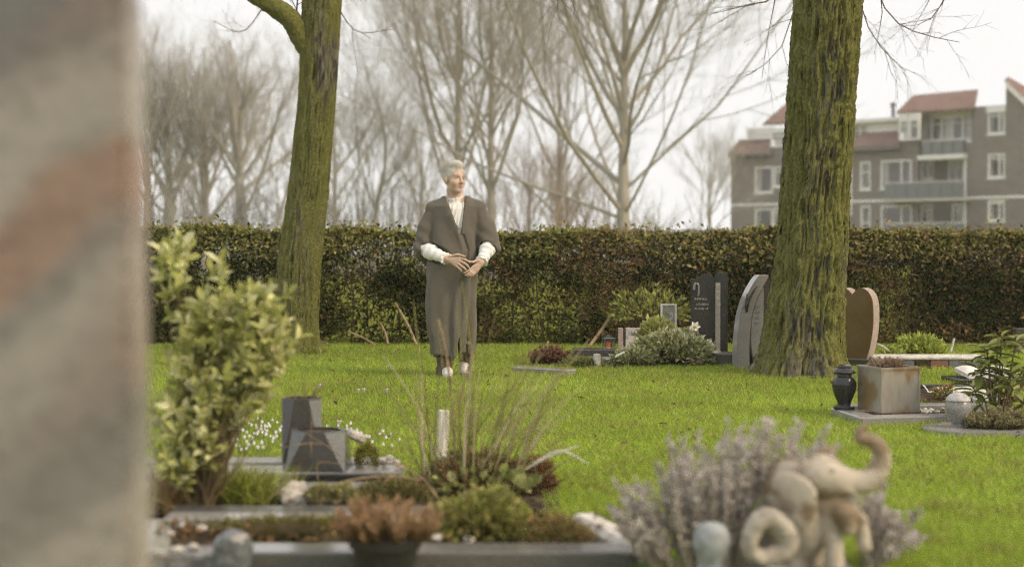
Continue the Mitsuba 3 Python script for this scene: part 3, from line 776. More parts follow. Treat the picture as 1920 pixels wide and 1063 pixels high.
# white verge along the right gable
(ua, za), (ub, zb) = fac(1886, 153, .28), fac(1990, 252, .28)
put(f'{bk}__verge_board', fhull([[ua, w, za - d] for w in (.256, .30) for d in (0, .38)] + [[ub, w, zb - d] for w in (.256, .30) for d in (0, .38)]), 'white_frame')
(ua, za) = fac(1674.7, 203, -2.5)
put(f'{bk}__flue', xf(lathe([(0, -1), (.12, -1), (.12, .1), (.2, .1), (.2, .35), (0, .36)], 14), t=to_world(np.array([[ua, -2.5, za]]))[0]), 'grey_trim', smooth=30)
# ------------------------------------------------------------------ stone, metal and soil
def speckle(c, amt, fine=260.0, c2=None):
    def fn(p, n, uv):
        a = fbm(p.x * fine, p.y * fine, p.z * fine, 2)
        b = fbm(p.x * 7, p.y * 7, p.z * 7, 3)
        return mix(mi.Color3f(c) * (1 - amt), mi.Color3f(c2 or c) * (1 + amt), smoothstep(.3, .7, a)) * (0.85 + 0.3 * b)
    return proc(fn)
def stone(key, c, amt=.3, rough=.25, spec=.5, fine=260., c2=None, bump=0.0):
    d = {'type': 'principled', 'base_color': speckle(c, amt, fine, c2), 'roughness': rough, 'specular': spec}
    if bump:
        d = {'type': 'bumpmap', 'scale': bump, 'arbitrary': proc(lambda p, n, uv: fbm(p.x * 60, p.y * 60, p.z * 60, 3), 2e-3), 'bsdf': d}
    bsdf(key, {'type': 'twosided', 'bsdf': d})
stone('granite_black', (.030, .029, .029), .5, .17, .55)
stone('granite_charcoal', (.068, .065, .062), .35, .16, .55)
stone('granite_grey', (.25, .243, .233), .2, .08, .65)
stone('granite_light_sawn', (.175, .18, .178), .15, .6, .4, 150.)
stone('granite_mid', (.125, .122, .117), .25, .12, .6)
stone('granite_blue', (.145, .155, .165), .35, .25, .5)
stone('granite_brown', (.17, .112, .05), .15, .13, .55, 180.)
stone('stone_sawn', (.34, .275, .235), .15, .7, .3, 120.)
stone('stone_pale', (.46, .43, .385), .2, .75, .3, 30., bump=.004)
stone('stone_grey_rough', (.22, .215, .21), .3, .8, .3, 40., bump=.006)
stone('terracotta', (.33, .16, .105), .2, .85, .2, 60.)
stone('soil', (.055, .042, .028), .55, .95, .1, 25., bump=.02)
stone('ceramic_pale', (.40, .385, .37), .15, .35, .5, 50.)
stone('wood_white', (.62, .59, .55), .12, .7, .3, 18.)
stone('wood_cane', (.30, .225, .13), .3, .8, .2, 30.)
flat('steel', (.55, .54, .52), .25, .5, 1.0); flat('black_metal', (.025, .025, .027), .35, .5); flat('white_glass', (.62, .62, .60), .2, .5)
flat('letter_pale', (.55, .52, .46), .6); flat('letter_dark', (.10, .13, .16), .6); flat('candle_red', (.45, .16, .06), .4)
flat('lantern_glass', (.42, .40, .36), .12, .5)

def rail(key, a, b, w, z0, z1, m, bev=.006, ext=0.0):
    "one straight kerb stone from ground point a to b, its near edge on the line, w wide to the far side"
    a, b = np.array([a[0], a[1]]), np.array([b[0], b[1]])
    L = np.linalg.norm(b - a); e = (b - a) / L; nrm = np.array([-e[1], e[0]])
    if nrm[1] < 0 and abs(nrm[1]) > .05: nrm = -nrm
    c = (a + b) / 2 + nrm * w / 2
    v, f = bevel_box(L + ext, w, z1 - z0, bev)
    v = v @ rotz(math.atan2(e[1], e[0])).T + [c[0], c[1], z0]
    return put(key, (v, f), m, smooth=False)
def gz(px, py, z=0.0): return ground(px, py, z)[:2]
def bed(key, x0, x1, y0, y1, z, seed, m='soil'):
    n = 40
    X, Y = np.meshgrid(np.linspace(x0, x1, n), np.linspace(y0, y1, n), indexing='ij')
    Z = z + .03 * (meshkit.fbm(np.stack([X * 9, Y * 9, X * 0 + seed], -1), 3) - .5)
    v = np.stack([X, Y, Z], -1).reshape(-1, 3)
    i, j = np.meshgrid(np.arange(n - 1), np.arange(n - 1), indexing='ij')
    q = np.stack([i * n + j, (i + 1) * n + j, (i + 1) * n + j + 1, i * n + j + 1], -1).reshape(-1, 4)
    put(key, (v, np.vstack([q[:, [0, 1, 2]], q[:, [0, 2, 3]]])), m, smooth=True)

PLANT = 1.5
# plants ------------------------------------------------------------
def bush(key, c, r, n, size, cols, seed, m='leaf_thin', wr=.5, stems=24, stem_col=(.10, .075, .045), shell=.55, shape=LEAF, lean=.9, trunk_z=None, jit=.2, low=-.2):
    """leaves spread through an uneven ellipsoid crown on many stems; c the crown's centre, r its radii"""
    rng = np.random.default_rng(seed); c = np.asarray(c, float); r = np.asarray(r, float)
    size = float(size); d = unit(rng.normal(size=(n * 3, 3))); d = d[d[:, 2] > low][:n]; n = len(d)
    lump = .70 + .55 * meshkit.fbm(d * 2.3 + seed, 3)
    rad = (shell + (1 - shell) * rng.random(n)**.6) * lump
    clump = meshkit.fbm(d * 5 + rad[:, None] * 2 + seed * 2, 2)
    keep = clump > .36
    d, rad = d[keep], rad[keep]; n = len(d)
    pos = c + d * r * rad[:, None] + rng.normal(0, .006, (n, 3))
    pos[:, 2] = np.maximum(pos[:, 2], .015)
    fr = frames(n, unit(d + [0, -.15, .6]), rng, lean)
    fr_a = unit(fr[:, 0] * .5 + d + [0, 0, .25]); nn = unit(fr[:, 2] - (fr[:, 2] * fr_a).sum(1, keepdims=True) * fr_a)
    fr = np.stack([fr_a, np.cross(nn, fr_a), nn], 1)
    s = size * (.65 + .7 * rng.random(n))
    put(key + '__foliage', leaves(pos, fr, s, s * wr, shape), m, color=np.minimum(PLANT * tint(n, cols, rng, len(shape[0]), jit), .7))
    labels[key + '__foliage'] = {'kind': 'stuff'}
    if stems:
        k = rng.choice(n, min(stems, n), replace=False)
        tz = .0 if trunk_z is None else trunk_z
        base = np.stack([c[0] + rng.normal(0, r[0] * .12, len(k)), c[1] + rng.normal(0, r[1] * .12, len(k)), np.full(len(k), tz)], 1)
        mid = (base * .45 + pos[k] * .55) + rng.normal(0, .08, (len(k), 3)) * r - np.array([0, 0, r[2] * .05])
        P = np.stack([spline(np.array([a, b, e]), 6) for a, b, e in zip(base, mid, pos[k])])
        P[:, :, 2] = np.maximum(P[:, :, 2], 0.0)
        rr_ = np.linspace(1, .35, 6)[None] * (.006 * np.mean(r) / .25 + .002)
        put(key + '__stem', tubes(P, np.repeat(rr_, len(k), 0), 5), 'matte_color', smooth=True, color=tint(len(k), [stem_col], rng, 30))
        labels[key + '__stem'] = {'kind': 'stuff'}
def tuft(key, c, spread, n, length, width, cols, seed, fan=.6, droop=.5, k=5, m='leaf_thin', name='blade'):
    rng = np.random.default_rng(seed); c = np.asarray(c, float)
    pos = c + np.stack([rng.normal(0, spread[0], n), rng.normal(0, spread[1], n), np.zeros(n)], 1)
    d = unit(np.stack([rng.normal(0, fan, n), rng.normal(0, fan, n), np.ones(n)], 1))
    L = length * (.5 + .6 * rng.random(n))
    h = d * [1, 1, 0]
    bend = h * (L * droop)[:, None] - np.array([0, 0, 1]) * (L * droop * .45 * rng.random(n))[:, None]
    v, f, mm = blades(pos, d, L, width * (.6 + .8 * rng.random(n)), bend, rng, k)
    put(f'{key}__{name}', (v, f), m, color=np.minimum(PLANT * tint(n, cols, rng, mm, .2), .7))
    labels[f'{key}__{name}'] = {'kind': 'stuff'}
def heather(key, c, r, n, length, cols_tip, cols_low, seed, wid=.012, up=.75):
    "upright spikes clothed in short needles"
    rng = np.random.default_rng(seed); c = np.asarray(c, float); r = np.asarray(r, float)
    a = rng.random(n) * 6.283; q = np.sqrt(rng.random(n))
    base = c + np.stack([np.cos(a) * q * r[0] * .55, np.sin(a) * q * r[1] * .55, np.zeros(n)], 1)
    d = unit(np.stack([np.cos(a) * q * (1 - up) * 2.2 + rng.normal(0, .12, n), np.sin(a) * q * (1 - up) * 2.2 + rng.normal(0, .12, n), np.ones(n)], 1))
    L = length * (.6 + .5 * rng.random(n)) * (1.05 - .3 * q)
    t = np.linspace(0, 1, 5)
    P = base[:, None] + d[:, None] * (L[:, None] * t)[..., None] + rng.normal(0, .004, (n, 5, 3))
    put(key + '__stem', tubes(P, np.repeat(np.linspace(.0028, .001, 5)[None], n, 0), 4), 'matte_color', color=tint(n, [[.10, .07, .045]], rng, 20), smooth=True)
    m = 46
    tt = .22 + .78 * rng.random((n, m))
    pos = (base[:, None] + d[:, None] * (L[:, None] * tt)[..., None]).reshape(-1, 3)
    N = len(pos)
    fr = frames(N, None, rng)
    along = unit(np.repeat(d, m, 0) * .8 + rng.normal(0, .55, (N, 3))); nn = unit(fr[:, 2] - (fr[:, 2] * along).sum(1, keepdims=True) * along)
    fr = np.stack([along, np.cross(nn, along), nn], 1)
    tip = tt.reshape(-1) > .55 + .12 * rng.normal(size=N)
    col = np.where(tip[:, None], np.asarray(cols_tip)[rng.integers(0, len(cols_tip), N)], np.asarray(cols_low)[rng.integers(0, len(cols_low), N)]) * np.exp(rng.normal(0, .2, (N, 1)))
    put(key + '__foliage', leaves(pos, fr, wid * (.7 + .6 * rng.random(N)), wid * .42), 'leaf_thin', color=np.repeat(np.clip(PLANT * col, 0, .7), 4, 0))
    for w in ('stem', 'foliage'): labels[f'{key}__{w}'] = {'kind': 'stuff'}
def rock(r, seed, flat_=1.0, rough=.35):
    m = trimesh.creation.icosphere(3)
    v = np.asarray(m.vertices)
    q = 1 + rough * (meshkit.fbm(v * 1.6 + seed, 3) - .5) * 2
    return v * q[:, None] * np.asarray(r) * [1, 1, flat_], np.asarray(m.faces)

# ------------------------------------------------------------------ near grave with the two dark planters
ka = thing('grave_kerb', 'low polished grey granite kerb and slab under the two dark tapered planters', 'grave kerb')
XL = lambda px, Y: (px - 960) / F * Y
rail(ka + '__front_rail', (XL(255, 6.2), 6.2), (XL(700, 6.2), 6.2), .11, 0, .056, 'granite_grey')
rail(ka + '__slab', (XL(255, 6.45), 6.45), (XL(752, 6.45), 6.45), .235, .0, .0725, 'granite_grey')
rail(ka + '__back_rail', (XL(255, 6.72), 6.72), (XL(735, 6.72), 6.72), .17, 0, .08, 'granite_grey')
rail(ka + '__plinth', (XL(545, 6.42), 6.42), (XL(742, 6.42), 6.42), .028, .0, .071, 'granite_black')
bed(ka + '__soil', XL(250, 6.3), XL(1045, 6.3), 5.73, 6.45, .018, 3)
BEDS.append((XL(250, 6.3), XL(775, 6.7), 6.1, 6.89)); BEDS.append((XL(250, 6.1), XL(1020, 6.1), 5.0, 6.45))
# strokes of worn lettering on the plinth
rngl = np.random.default_rng(4)
def scribble(key, p0, dx, up, nrm, n, h, m='letter_pale', gap=.25, seed=0):
    "a worn, unreadable line of small cut strokes, proud by 1 mm"
    r = np.random.default_rng(seed); out = []; x = 0
    p0, dx, up, nrm = map(np.asarray, (p0, dx, up, nrm))
    for i in range(n):
        w = h * (.35 + .4 * r.random())
        if r.random() < gap: x += w * .7
        for s in range(2):
            a = r.random() * .5; hh = h * (.45 + .5 * r.random())
            c = p0 + dx * (x + w * (.25 + .5 * s)) + up * (hh / 2)
            v, f = bevel_box(1, 1, 1, .05)
            v = v * [h * .13, .0015, hh] - [0, 0, hh / 2]
            B = np.stack([dx * math.cos(a) + up * math.sin(a) * .4, nrm, up], 1)
            out.append((v @ B.T + c, f))
        x += w * 1.15
    put(key, join(out), m)
scribble(ka + '__plinth__lettering', [XL(640, 6.42), 6.4185, .030], [1, 0, 0], [0, 0, 1], [0, 1, 0], 9, .016, seed=3)

def planter(label, px, py, Y, wb, wt, h, cut, yaw, seed, sides=(-1, 1)):
    key = thing('stone_planter', label, 'planter')
    base = at(px, py, Y)
    b, t = wb / 2, wt / 2
    outer = [[-b, -b * .85, 0], [b, -b * .85, 0], [b, b * .85, 0], [-b, b * .85, 0]]
    for sx in (-1, 1):
        for sy in (-1, 1):
            outer += [[sx * t, sy * (t * .85 - cut), h], [sx * (t - cut), sy * t * .85, h]]
    for sx in sides:
        a_, b2, c2 = np.array([sx * b, -b * .85, .004]), np.array([sx * t, -(t * .85 - cut), h - .004]), np.array([sx * (t - cut), -t * .85, h - .004])
        nn = unit(np.cross(b2 - a_, c2 - a_)); nn = nn if nn[1] < 0 else -nn
        g = (a_ + b2 + c2) / 3
        tri_ = [p_ + (g - p_) * .04 for p_ in (a_, b2, c2)]
        put(key + '__bevel', xf(mf(m3.Manifold.hull_points(np.array([p_ + nn * o for p_ in tri_ for o in (-.004, .002)]))), rotz(yaw), base), 'granite_light_sawn')
    inner = [[q[0] * .80, q[1] * .80, h * .55 + (q[2] - .0) * .55] for q in outer]
    man = m3.Manifold.hull_points(np.array(outer)) - m3.Manifold.hull_points(np.array(inner))
    v, f = mf(man)
    put(key + '__body', xf((v, f), rotz(yaw), base), 'granite_charcoal')
    v, f = bevel_box(wt * .60, wt * .50, .01, .003)
    put(key + '__soil', xf((v, f), rotz(yaw), base + [0, 0, h * .9]), 'soil')
    return key, base
kp, b = planter('taller dark granite planter with dead stems standing behind the squat one', 566, 869, 6.80, .168, .172, .292, .055, .12, 1, (1,))
rng = np.random.default_rng(9)
for dx_, ln, an in ((-.05, .05, .0), (-.035, .055, .1), (.0, .10, .05), (.02, .12, -.02), (.03, .10, .45), (.045, .12, .5), (.035, .085, .35), (.05, .08, .2)):
    p = b + [dx_, 0, .262]; e = p + [math.sin(an) * ln, 0, math.cos(an) * ln]
    put(kp + '__dead_stem', tube([p, (p + e) / 2 + rng.normal(0, .004, 3), e], [.004, .003, .002], 6), 'wood_cane', smooth=True)
planter('squat dark granite planter with slanting corners before the taller one', 599, 888, 6.57, .258, .228, .19, .078, -.06, 2)

# small things on the same grave
k = thing('stone_wedge', 'tilted pale stone wedge lying right of the squat planter', 'stone')
v, f = bevel_box(.085, .07, .045, .012); scene[k] = mikit.ply(xf((v, f), rotz(.3) @ roty(.42), at(664, 826, 7.0)), 'stone_pale')
k = thing('moss_cushion', 'round yellow-green moss cushion right of the squat planter', 'plant')
bush(k, at(688, 862, 6.62), (.044, .044, .062), 1500, .012, [[.16, .15, .035], [.22, .20, .06], [.11, .10, .03]], 5, stems=0, shell=.8, low=-.4)
for i, (px, py) in enumerate(((716, 862), (730, 858), (744, 866), (722, 868))):
    k = thing('pale_pebble', 'pale pebble in the row at the right end of the grey grave slab', 'pebble', 'pale pebbles on the grey slab')
    scene[k] = mikit.ply(xf(rock((.019, .015, .012), 30 + i), rotz(i), at(px, py, 6.58 + .02 * i)), 'stone_pale', smooth=True)
k = thing('limestone_rock', 'broken whitish limestone rock in front of the plinth', 'rock')
scene[k] = mikit.ply(xf(rock((.055, .04, .055), 8, rough=.6), rotz(.4), at(550, 930, 6.0)), 'stone_pale', smooth=30)
k = thing('limestone_rock', 'smaller greyish limestone rock right of the broken whitish one', 'rock')
scene[k] = mikit.ply(xf(rock((.035, .03, .02), 12, rough=.6), rotz(.4), at(578, 931, 6.0)), 'stone_grey_rough', smooth=30)
for px, lab in ((603, 'left'), (642, 'right')):
    k = thing('sedum_cushion', f'small round grey-green sedum cushion, the {lab} one of the pair before the plinth', 'plant')
    bush(k, at(px, 929, 5.95), (.042, .04, .035), 700, .017, [[.23, .22, .10], [.17, .17, .06], [.28, .26, .13]], px, stems=0, shell=.75, low=-.3)
k = thing('grass_tuft', 'lush green grass tuft on the near grave, left of the planters', 'plant')
tuft(k, [XL(455, 6.05), 6.05, .01], (.062, .05), 900, .20, .006, [[.16, .20, .03], [.22, .25, .045], [.10, .13, .02], [.30, .27, .12]], 5, .42, .55)
k = thing('dry_grass_tuft', 'dry straw and brown grass tuft close to the blurred foreground slab', 'plant')
tuft(k, [XL(312, 5.9), 5.9, .01], (.045, .05), 260, .24, .005, [[.28, .17, .09], [.22, .20, .09], [.34, .26, .14]], 6, .4, .35)
k = thing('small_green_plant', 'small bright green seedling between the left grave rails', 'plant')
bush(k, at(358, 925, 6.1), (.035, .03, .03), 120, .022, [[.22, .25, .05], [.30, .30, .08]], 7, stems=6, shell=.3)

# ------------------------------------------------------------------ nearest grave frame
kb = thing('grave_kerb', 'nearest grave frame of grey granite kerbs filled with soil and low plants', 'grave kerb')
rail(kb + '__back_rail', (XL(300, 5.42), 5.42), (XL(812, 5.42), 5.42), .135, 0, .060, 'granite_grey')
rail(kb + '__outer_rail', (XL(315, 5.585), 5.585), (XL(815, 5.585), 5.585), .13, 0, .058, 'granite_charcoal')
rail(kb + '__front_rail', (XL(420, 4.81), 4.81), (XL(1192, 4.81), 4.81), .16, 0, .060, 'granite_mid')
rail(kb + '__side_rail', (XL(1195, 4.78), 4.82), (XL(1068, 5.52), 5.50), .10, 0, .066, 'stone_pale', bev=.02)
rail(kb + '__side_rail', (XL(255, 4.8), 4.81), (XL(262, 5.4), 5.4), .1, 0, .06, 'granite_grey')
rail(kb + '__front_rail', (XL(255, 4.81), 4.81), (XL(416, 4.81), 4.81), .16, 0, .050, 'stone_grey_rough')
bed(kb + '__soil', XL(255, 5.4), XL(1160, 5.0), 4.96, 5.56, .030, 8)
BEDS.append((XL(250, 5.2), XL(1190, 5.0), 4.3, 5.7))
k = thing('hollow_log', 'mossy dark log lying on the soil of the nearest grave', 'log')
m_ = tube([at(468, 1000, 5.15), at(530, 998, 5.17), at(596, 1000, 5.15)], [.030, .034, .031], 18, 24)
v = m_[0] + .012 * (meshkit.fbm(m_[0] * 40, 3) - .5)[:, None]
stone('mossy_log', (.085, .075, .028), .5, .95, .1, 60., (.05, .038, .022), bump=.01)
scene[k] = mikit.ply((v, m_[1]), 'mossy_log', smooth=40)
k = thing('grey_block', 'blurred bluish-grey rough stone at the bottom edge near the foreground slab', 'stone')
scene[k] = mikit.ply(xf(rock((.062, .045, .075), 91, rough=.3), rotz(.1), [XL(428, 4.70), 4.74, .07]), 'granite_blue')
rng = np.random.default_rng(77)
for i, (px, py) in enumerate(((290, 988), (318, 1000), (345, 985), (378, 990), (332, 1030), (362, 1024), (300, 1036), (660, 1005), (690, 985), (880, 1012), (820, 1008))):
    k = thing('grave_pebble', 'pale grey pebble on the soil or rail of the nearest grave', 'pebble', 'pebbles on the nearest grave')
    z = .05 if py < 1015 else .062
    p = ground(px, py, z)
    scene[k] = mikit.ply(xf(rock((.020, .017, .012), 60 + i), rotz(i), p), 'stone_pale', smooth=True)
rng = np.random.default_rng(5)
k = thing('fallen_leaves', 'scattered brown fallen leaves on the soil of the nearest grave', 'leaves', kind='stuff')
n = 330
pos = np.stack([XL(290, 5.2) + rng.random(n) * (XL(1120, 5.2) - XL(290, 5.2)), 5.0 + rng.random(n) * .40, .048 + .015 * rng.random(n)], 1)
scene[k] = mikit.ply(leaves(pos, frames(n, np.tile([0, 0, 1.0], (n, 1)), rng, .8), .045 * (.5 + .7 * rng.random(n)), .022), 'leaf_thin', color=tint(n, [[.22, .13, .06], [.16, .10, .05], [.28, .20, .10], [.10, .10, .035]], rng, 4))
k = thing('low_groundcover', 'moss green ground cover along the back rail inside the nearest grave', 'plant')
bush(k, [XL(560, 5.32), 5.33, .045], (.36, .05, .035), 2600, .014, [[.14, .13, .035], [.20, .18, .06], [.09, .08, .03]], 15, stems=0, shell=.2)
k = thing('sedum_mat', 'leafy yellow-green sedum plant spilling over the nearest grave, right of the heather pot', 'plant')
bush(k, [XL(905, 5.2), 5.22, .05], (.165, .14, .125), 2300, .036, [[.22, .23, .065], [.28, .28, .10], [.15, .165, .04], [.20, .17, .07]], 16, m='leaf_thin', wr=.55, stems=60, shell=.45, shape=LEAF6)
k = thing('sedum_mat', 'lower brownish-green sedum trailing towards the pale side kerb', 'plant')
bush(k, [XL(1040, 5.08), 5.12, .045], (.12, .12, .07), 1100, .024, [[.20, .19, .07], [.16, .14, .05], [.22, .14, .07]], 17, stems=40, shell=.3)
k = thing('heather_pot', 'dark pot of orange-brown dried heather at the bottom edge', 'potted plant')
c = np.array([XL(722, 4.66), 4.66, 0.0])
put(k + '__pot', xf(lathe([(.0, .004), (.078, .0), (.100, .105), (.110, .106), (.112, .135), (.100, .137), (.096, .118), (0, .118)], 36), t=c), 'black_metal', smooth=40)
heather(k, c + [0, 0, .118], (.22, .17, 0), 130, .14, [[.29, .19, .10], [.36, .25, .15], [.33, .22, .16], [.22, .14, .06]], [[.15, .10, .04], [.10, .075, .03]], 20, .016, .62)

# ------------------------------------------------------------------ wild grasses, prunings and the white post
k = thing('marker_post', 'white-painted wooden grave marker post behind the tall dry grass', 'post')
scene[k] = mikit.ply(xf(bevel_box(.046, .03, .262, .004), rotz(.25) @ roty(.03), [XL(829, 7.2), 7.2, -.005]), 'wood_white')
k = thing('fern_clump', 'clump of dead brown fern and bramble round the base of the tall dry grass', 'plant')
bush(k, [XL(900, 6.25), 6.3, .035], (.27, .17, .13), 3000, .032, [[.10, .065, .035], [.15, .095, .05], [.07, .05, .025], [.20, .14, .07]], 31, m='matte_color', wr=.35, stems=120, shell=.25, lean=1.3, stem_col=(.14, .09, .05))
k = thing('fern_clump', 'smaller reddish dead fern clump at the right end of the brown bramble', 'plant')
bush(k, [XL(1005, 6.3), 6.32, .04], (.085, .08, .11), 800, .03, [[.16, .085, .045], [.20, .12, .06], [.10, .06, .03]], 32, m='matte_color', wr=.3, stems=60, shell=.3, lean=1.3, stem_col=(.18, .10, .06))
k = thing('ivy', 'pale green ivy leaves creeping over the dead brown fern', 'plant')
bush(k, [XL(905, 6.16), 6.17, .045], (.24, .09, .08), 150, .042, [[.24, .25, .10], [.30, .30, .14], [.17, .19, .06]], 33, wr=.85, stems=24, shell=.5, shape=LEAF6, stem_col=(.20, .20, .08))
k = thing('conifer_prunings', 'olive heap of cut conifer twigs in front of the planters', 'plant')
bush(k, [XL(735, 6.08), 6.1, .02], (.17, .12, .065), 2300, .026, [[.13, .13, .045], [.18, .17, .06], [.12, .08, .04], [.20, .20, .09]], 34, wr=.28, stems=110, shell=.15, lean=1.3, stem_col=(.17, .11, .06))
for i, (pts, r, lab) in enumerate((([(575, 938), (640, 905), (715, 893), (790, 899)], .006, 'long mossy green-brown stick lying across the conifer prunings'),
        ([(720, 905), (745, 885), (765, 868)], .004, 'short forked stick poking out of the prunings'),
        ([(735, 868), (790, 895), (815, 925), (832, 948)], .005, 'bent reddish stick reaching down from the prunings to the rail'))):
    k = thing('stick', lab, 'stick')
    scene[k] = mikit.ply(tube([at(x, y, 5.98) for x, y in pts], np.linspace(r, r * .6, len(pts)), 8, 16), 'wood_cane', smooth=True)
k = thing('tall_dry_grass', 'tall sparse clump of green-beige dry grass stems in front of the woman', 'plant')
rng = np.random.default_rng(41)
tips = [(820, 598), (838, 610), (872, 650), (905, 640), (925, 660), (780, 690), (760, 720), (742, 760), (900, 700), (960, 665), (985, 690), (1000, 640), (1020, 660), (1040, 700), (1062, 690), (1090, 755), (1100, 795),
        (1010, 720), (975, 760), (1060, 830), (940, 780), (800, 760), (770, 795), (860, 760), (1030, 765), (1120, 840), (1085, 860), (715, 800), (870, 600), (890, 575), (1005, 700), (950, 700)]
P, R = [], []
for i in range(104):
    tx, ty = tips[i % len(tips)] if i < len(tips) else (tips[rng.integers(len(tips))][0] + rng.normal(0, 22), tips[rng.integers(len(tips))][1] + rng.normal(0, 30))
    Yb = 6.3 + rng.normal(0, .05); b0 = np.array([XL(870 + (tx - 900) * .42 + rng.normal(0, 22), 6.3), Yb, .02]); e = at(tx, ty, Yb + rng.normal(0, .12))
    mid = b0 + (e - b0) * [.42, .5, .58] + rng.normal(0, .010, 3)
    q_ = spline([b0, mid, e], 9); P.append(q_); R.append(np.linspace(.0042, .0013, 9) * (.6 + .6 * rng.random()))
put(k + '__stem', tubes(np.array(P), np.array(R), 5), 'matte_color', smooth=True, color=tint(len(P), [[.29, .28, .11], [.36, .32, .17], [.22, .23, .07], [.44, .39, .26]], rng, 45))
labels[k + '__stem'] = {'kind': 'stuff'}
tuft(k, [XL(905, 6.3), 6.3, .02], (.10, .05), 130, .26, .0045, [[.25, .24, .09], [.34, .31, .17], [.17, .18, .05]], 43, .75, .7, name='blade')
for i, (pts, lab) in enumerate((([(1085, 835), (1030, 855), (985, 880)], 'pale bent straw blade right of the fern clump'), ([(1105, 870), (1050, 845), (1000, 868)], 'arching pale straw blade farthest right of the fern clump'))):
    k = thing('straw', lab, 'straw')
    scene[k] = mikit.ply(tube([at(x, y, 6.2) for x, y in pts], [.002, .004, .003], 6, 14), 'wood_white', smooth=True)

for tx, ty, bx, lab in ((822, 598, 852, 'tan dead cane rising highest in front of the hem of the cardigan'), (872, 640, 866, 'thinner tan dead cane beside the highest one')):
    k = thing('dead_cane', lab, 'cane')
    p_ = spline([at(bx, 868, 6.36), at(bx - 4, 760, 6.36), at(tx + 14, 660, 6.36), at(tx, ty, 6.36)], 20)
    scene[k] = mikit.ply(tube(p_, np.linspace(.0062, .0045, 20), 7), 'wood_cane', smooth=True)
k = thing('lawn_litter', 'scattered small dead leaves and bits of twig on the lawn', 'litter', kind='stuff')
rng = np.random.default_rng(303); n = 260
yy = 5.2 + 10.5 * rng.random(n)**.8; pos = np.stack([(rng.random(n) * 2 - 1) * .34 * yy, yy, .028 + .02 * rng.random(n)], 1)
scene[k] = mikit.ply(leaves(pos, frames(n, np.tile([0, 0, 1.0], (n, 1)), rng, 1.0), .05 * (.4 + .8 * rng.random(n)), .02), 'leaf_thin', color=tint(n, [[.16, .10, .055], [.24, .17, .09], [.09, .065, .04]], rng, 4))
# dead bent stems in front of the planters
for pts, lab in (([(528, 838), (585, 831), (640, 840)], 'thin straw stem crossing both planters level'), ([(575, 812), (612, 836), (650, 862)], 'thin straw stem slanting down across the squat planter'), ([(596, 900), (597, 868), (640, 869)], 'thin straw stem bent at a right angle before the squat planter'), ([(585, 775), (583, 820), (584, 858)], 'thin upright straw stem in front of the taller planter')):
    k = thing('straw', lab, 'straw')
    scene[k] = mikit.ply(tube([at(x, y, 6.28) for x, y in pts], [.0022, .002, .0015], 5, 16), 'wood_cane', smooth=True)

# ------------------------------------------------------------------ snowdrops, crocuses and small things on the lawn
def flower_parts(seed, kind):
    rng = np.random.default_rng(seed)
    st = tube([[0, 0, 0], [.003, 0, .06], [.010, 0, .095], [.018, 0, .092]], [.0016, .0015, .0013, .001], 5, 10)
    n = 3; pos = np.zeros((n, 3)); d = unit(np.stack([rng.normal(0, .3, n), rng.normal(0, .3, n), np.ones(n)], 1))
    bl, bf, _ = blades(pos, d, .08, .006, d * [.02, .02, 0], rng, 4)
    pet = []
    for a in np.arange(6) * 1.047 + .2:
        if kind == 0:
            q = leaves(np.array([[.018, 0, .092]]), np.array([[unit(np.array([math.cos(a) * .38, math.sin(a) * .38, -1])), unit(np.array([-math.sin(a), math.cos(a), 0])), unit(np.array([math.cos(a), math.sin(a), .38]))]]), .026, .015, LEAF6)
        else:
            q = leaves(np.array([[0, 0, .045]]), np.array([[unit(np.array([math.cos(a) * .5, math.sin(a) * .5, 1])), unit(np.array([-math.sin(a), math.cos(a), 0])), unit(np.array([-math.cos(a), -math.sin(a), .5]))]]), .036, .018, LEAF6)
        pet.append(q)
    if kind: st = tube([[0, 0, 0], [0, 0, .045]], [.002, .0025], 5)
    return join([st, (bl, bf)]), join(pet)
flat('petal', (.80, .78, .80), .6); flat('petal_lilac', (.68, .58, .70), .6); flat('stalk', (.13, .19, .04), .6)
for kind, nm in ((0, 'snowdrop_shape'), (1, 'crocus_shape')):
    a_, p_ = flower_parts(5 + kind, kind)
    scene[nm] = {'type': 'shapegroup', 'stalk': mikit.ply(a_, 'stalk', smooth=False), 'petals': mikit.ply(p_, 'petal' if kind == 0 else 'petal_lilac', smooth=False)}
rng = np.random.default_rng(52)
spots = []
for (x0, x1, y0, y1, n, where) in ((432, 532, 790, 852, 70, 'in the dense patch left of the taller granite planter'), (322, 440, 770, 840, 26, 'among the leaves of the blurred shrub'), (596, 672, 800, 835, 18, 'just right of the taller granite planter'), (672, 760, 815, 842, 12, 'in the loose row right of the tilted stone wedge')):
    for _ in range(n): spots.append((x0 + rng.random() * (x1 - x0), y0 + rng.random() * (y1 - y0) + 12, where))
for i, (px, py, where) in enumerate(spots):
    k = thing('snowdrop', 'small white snowdrop ' + where, 'flower', 'snowdrops ' + where)
    p = ground(px, py); s = .55 + .3 * rng.random()
    scene[k] = {'type': 'instance', 'group': {'type': 'ref', 'id': 'snowdrop_shape'}, 'to_world': T().translate(p.tolist()).rotate([0, 0, 1], float(rng.random() * 360)).scale(float(s))}
for px, py in ((672, 748), (683, 747), (725, 748), (600, 738), (730, 702), (880, 716), (636, 812)):
    k = thing('crocus', 'pale lilac crocus standing alone on the open lawn', 'flower', 'crocuses scattered on the lawn')
    scene[k] = {'type': 'instance', 'group': {'type': 'ref', 'id': 'crocus_shape'}, 'to_world': T().translate(ground(px, py).tolist()).rotate([0, 0, 1], float(rng.random() * 360)).scale(.95)}
k = thing('terracotta_pot', 'small terracotta flower pot on the lawn beyond the leafy shrub', 'flower pot')
p = ground(442, 783)
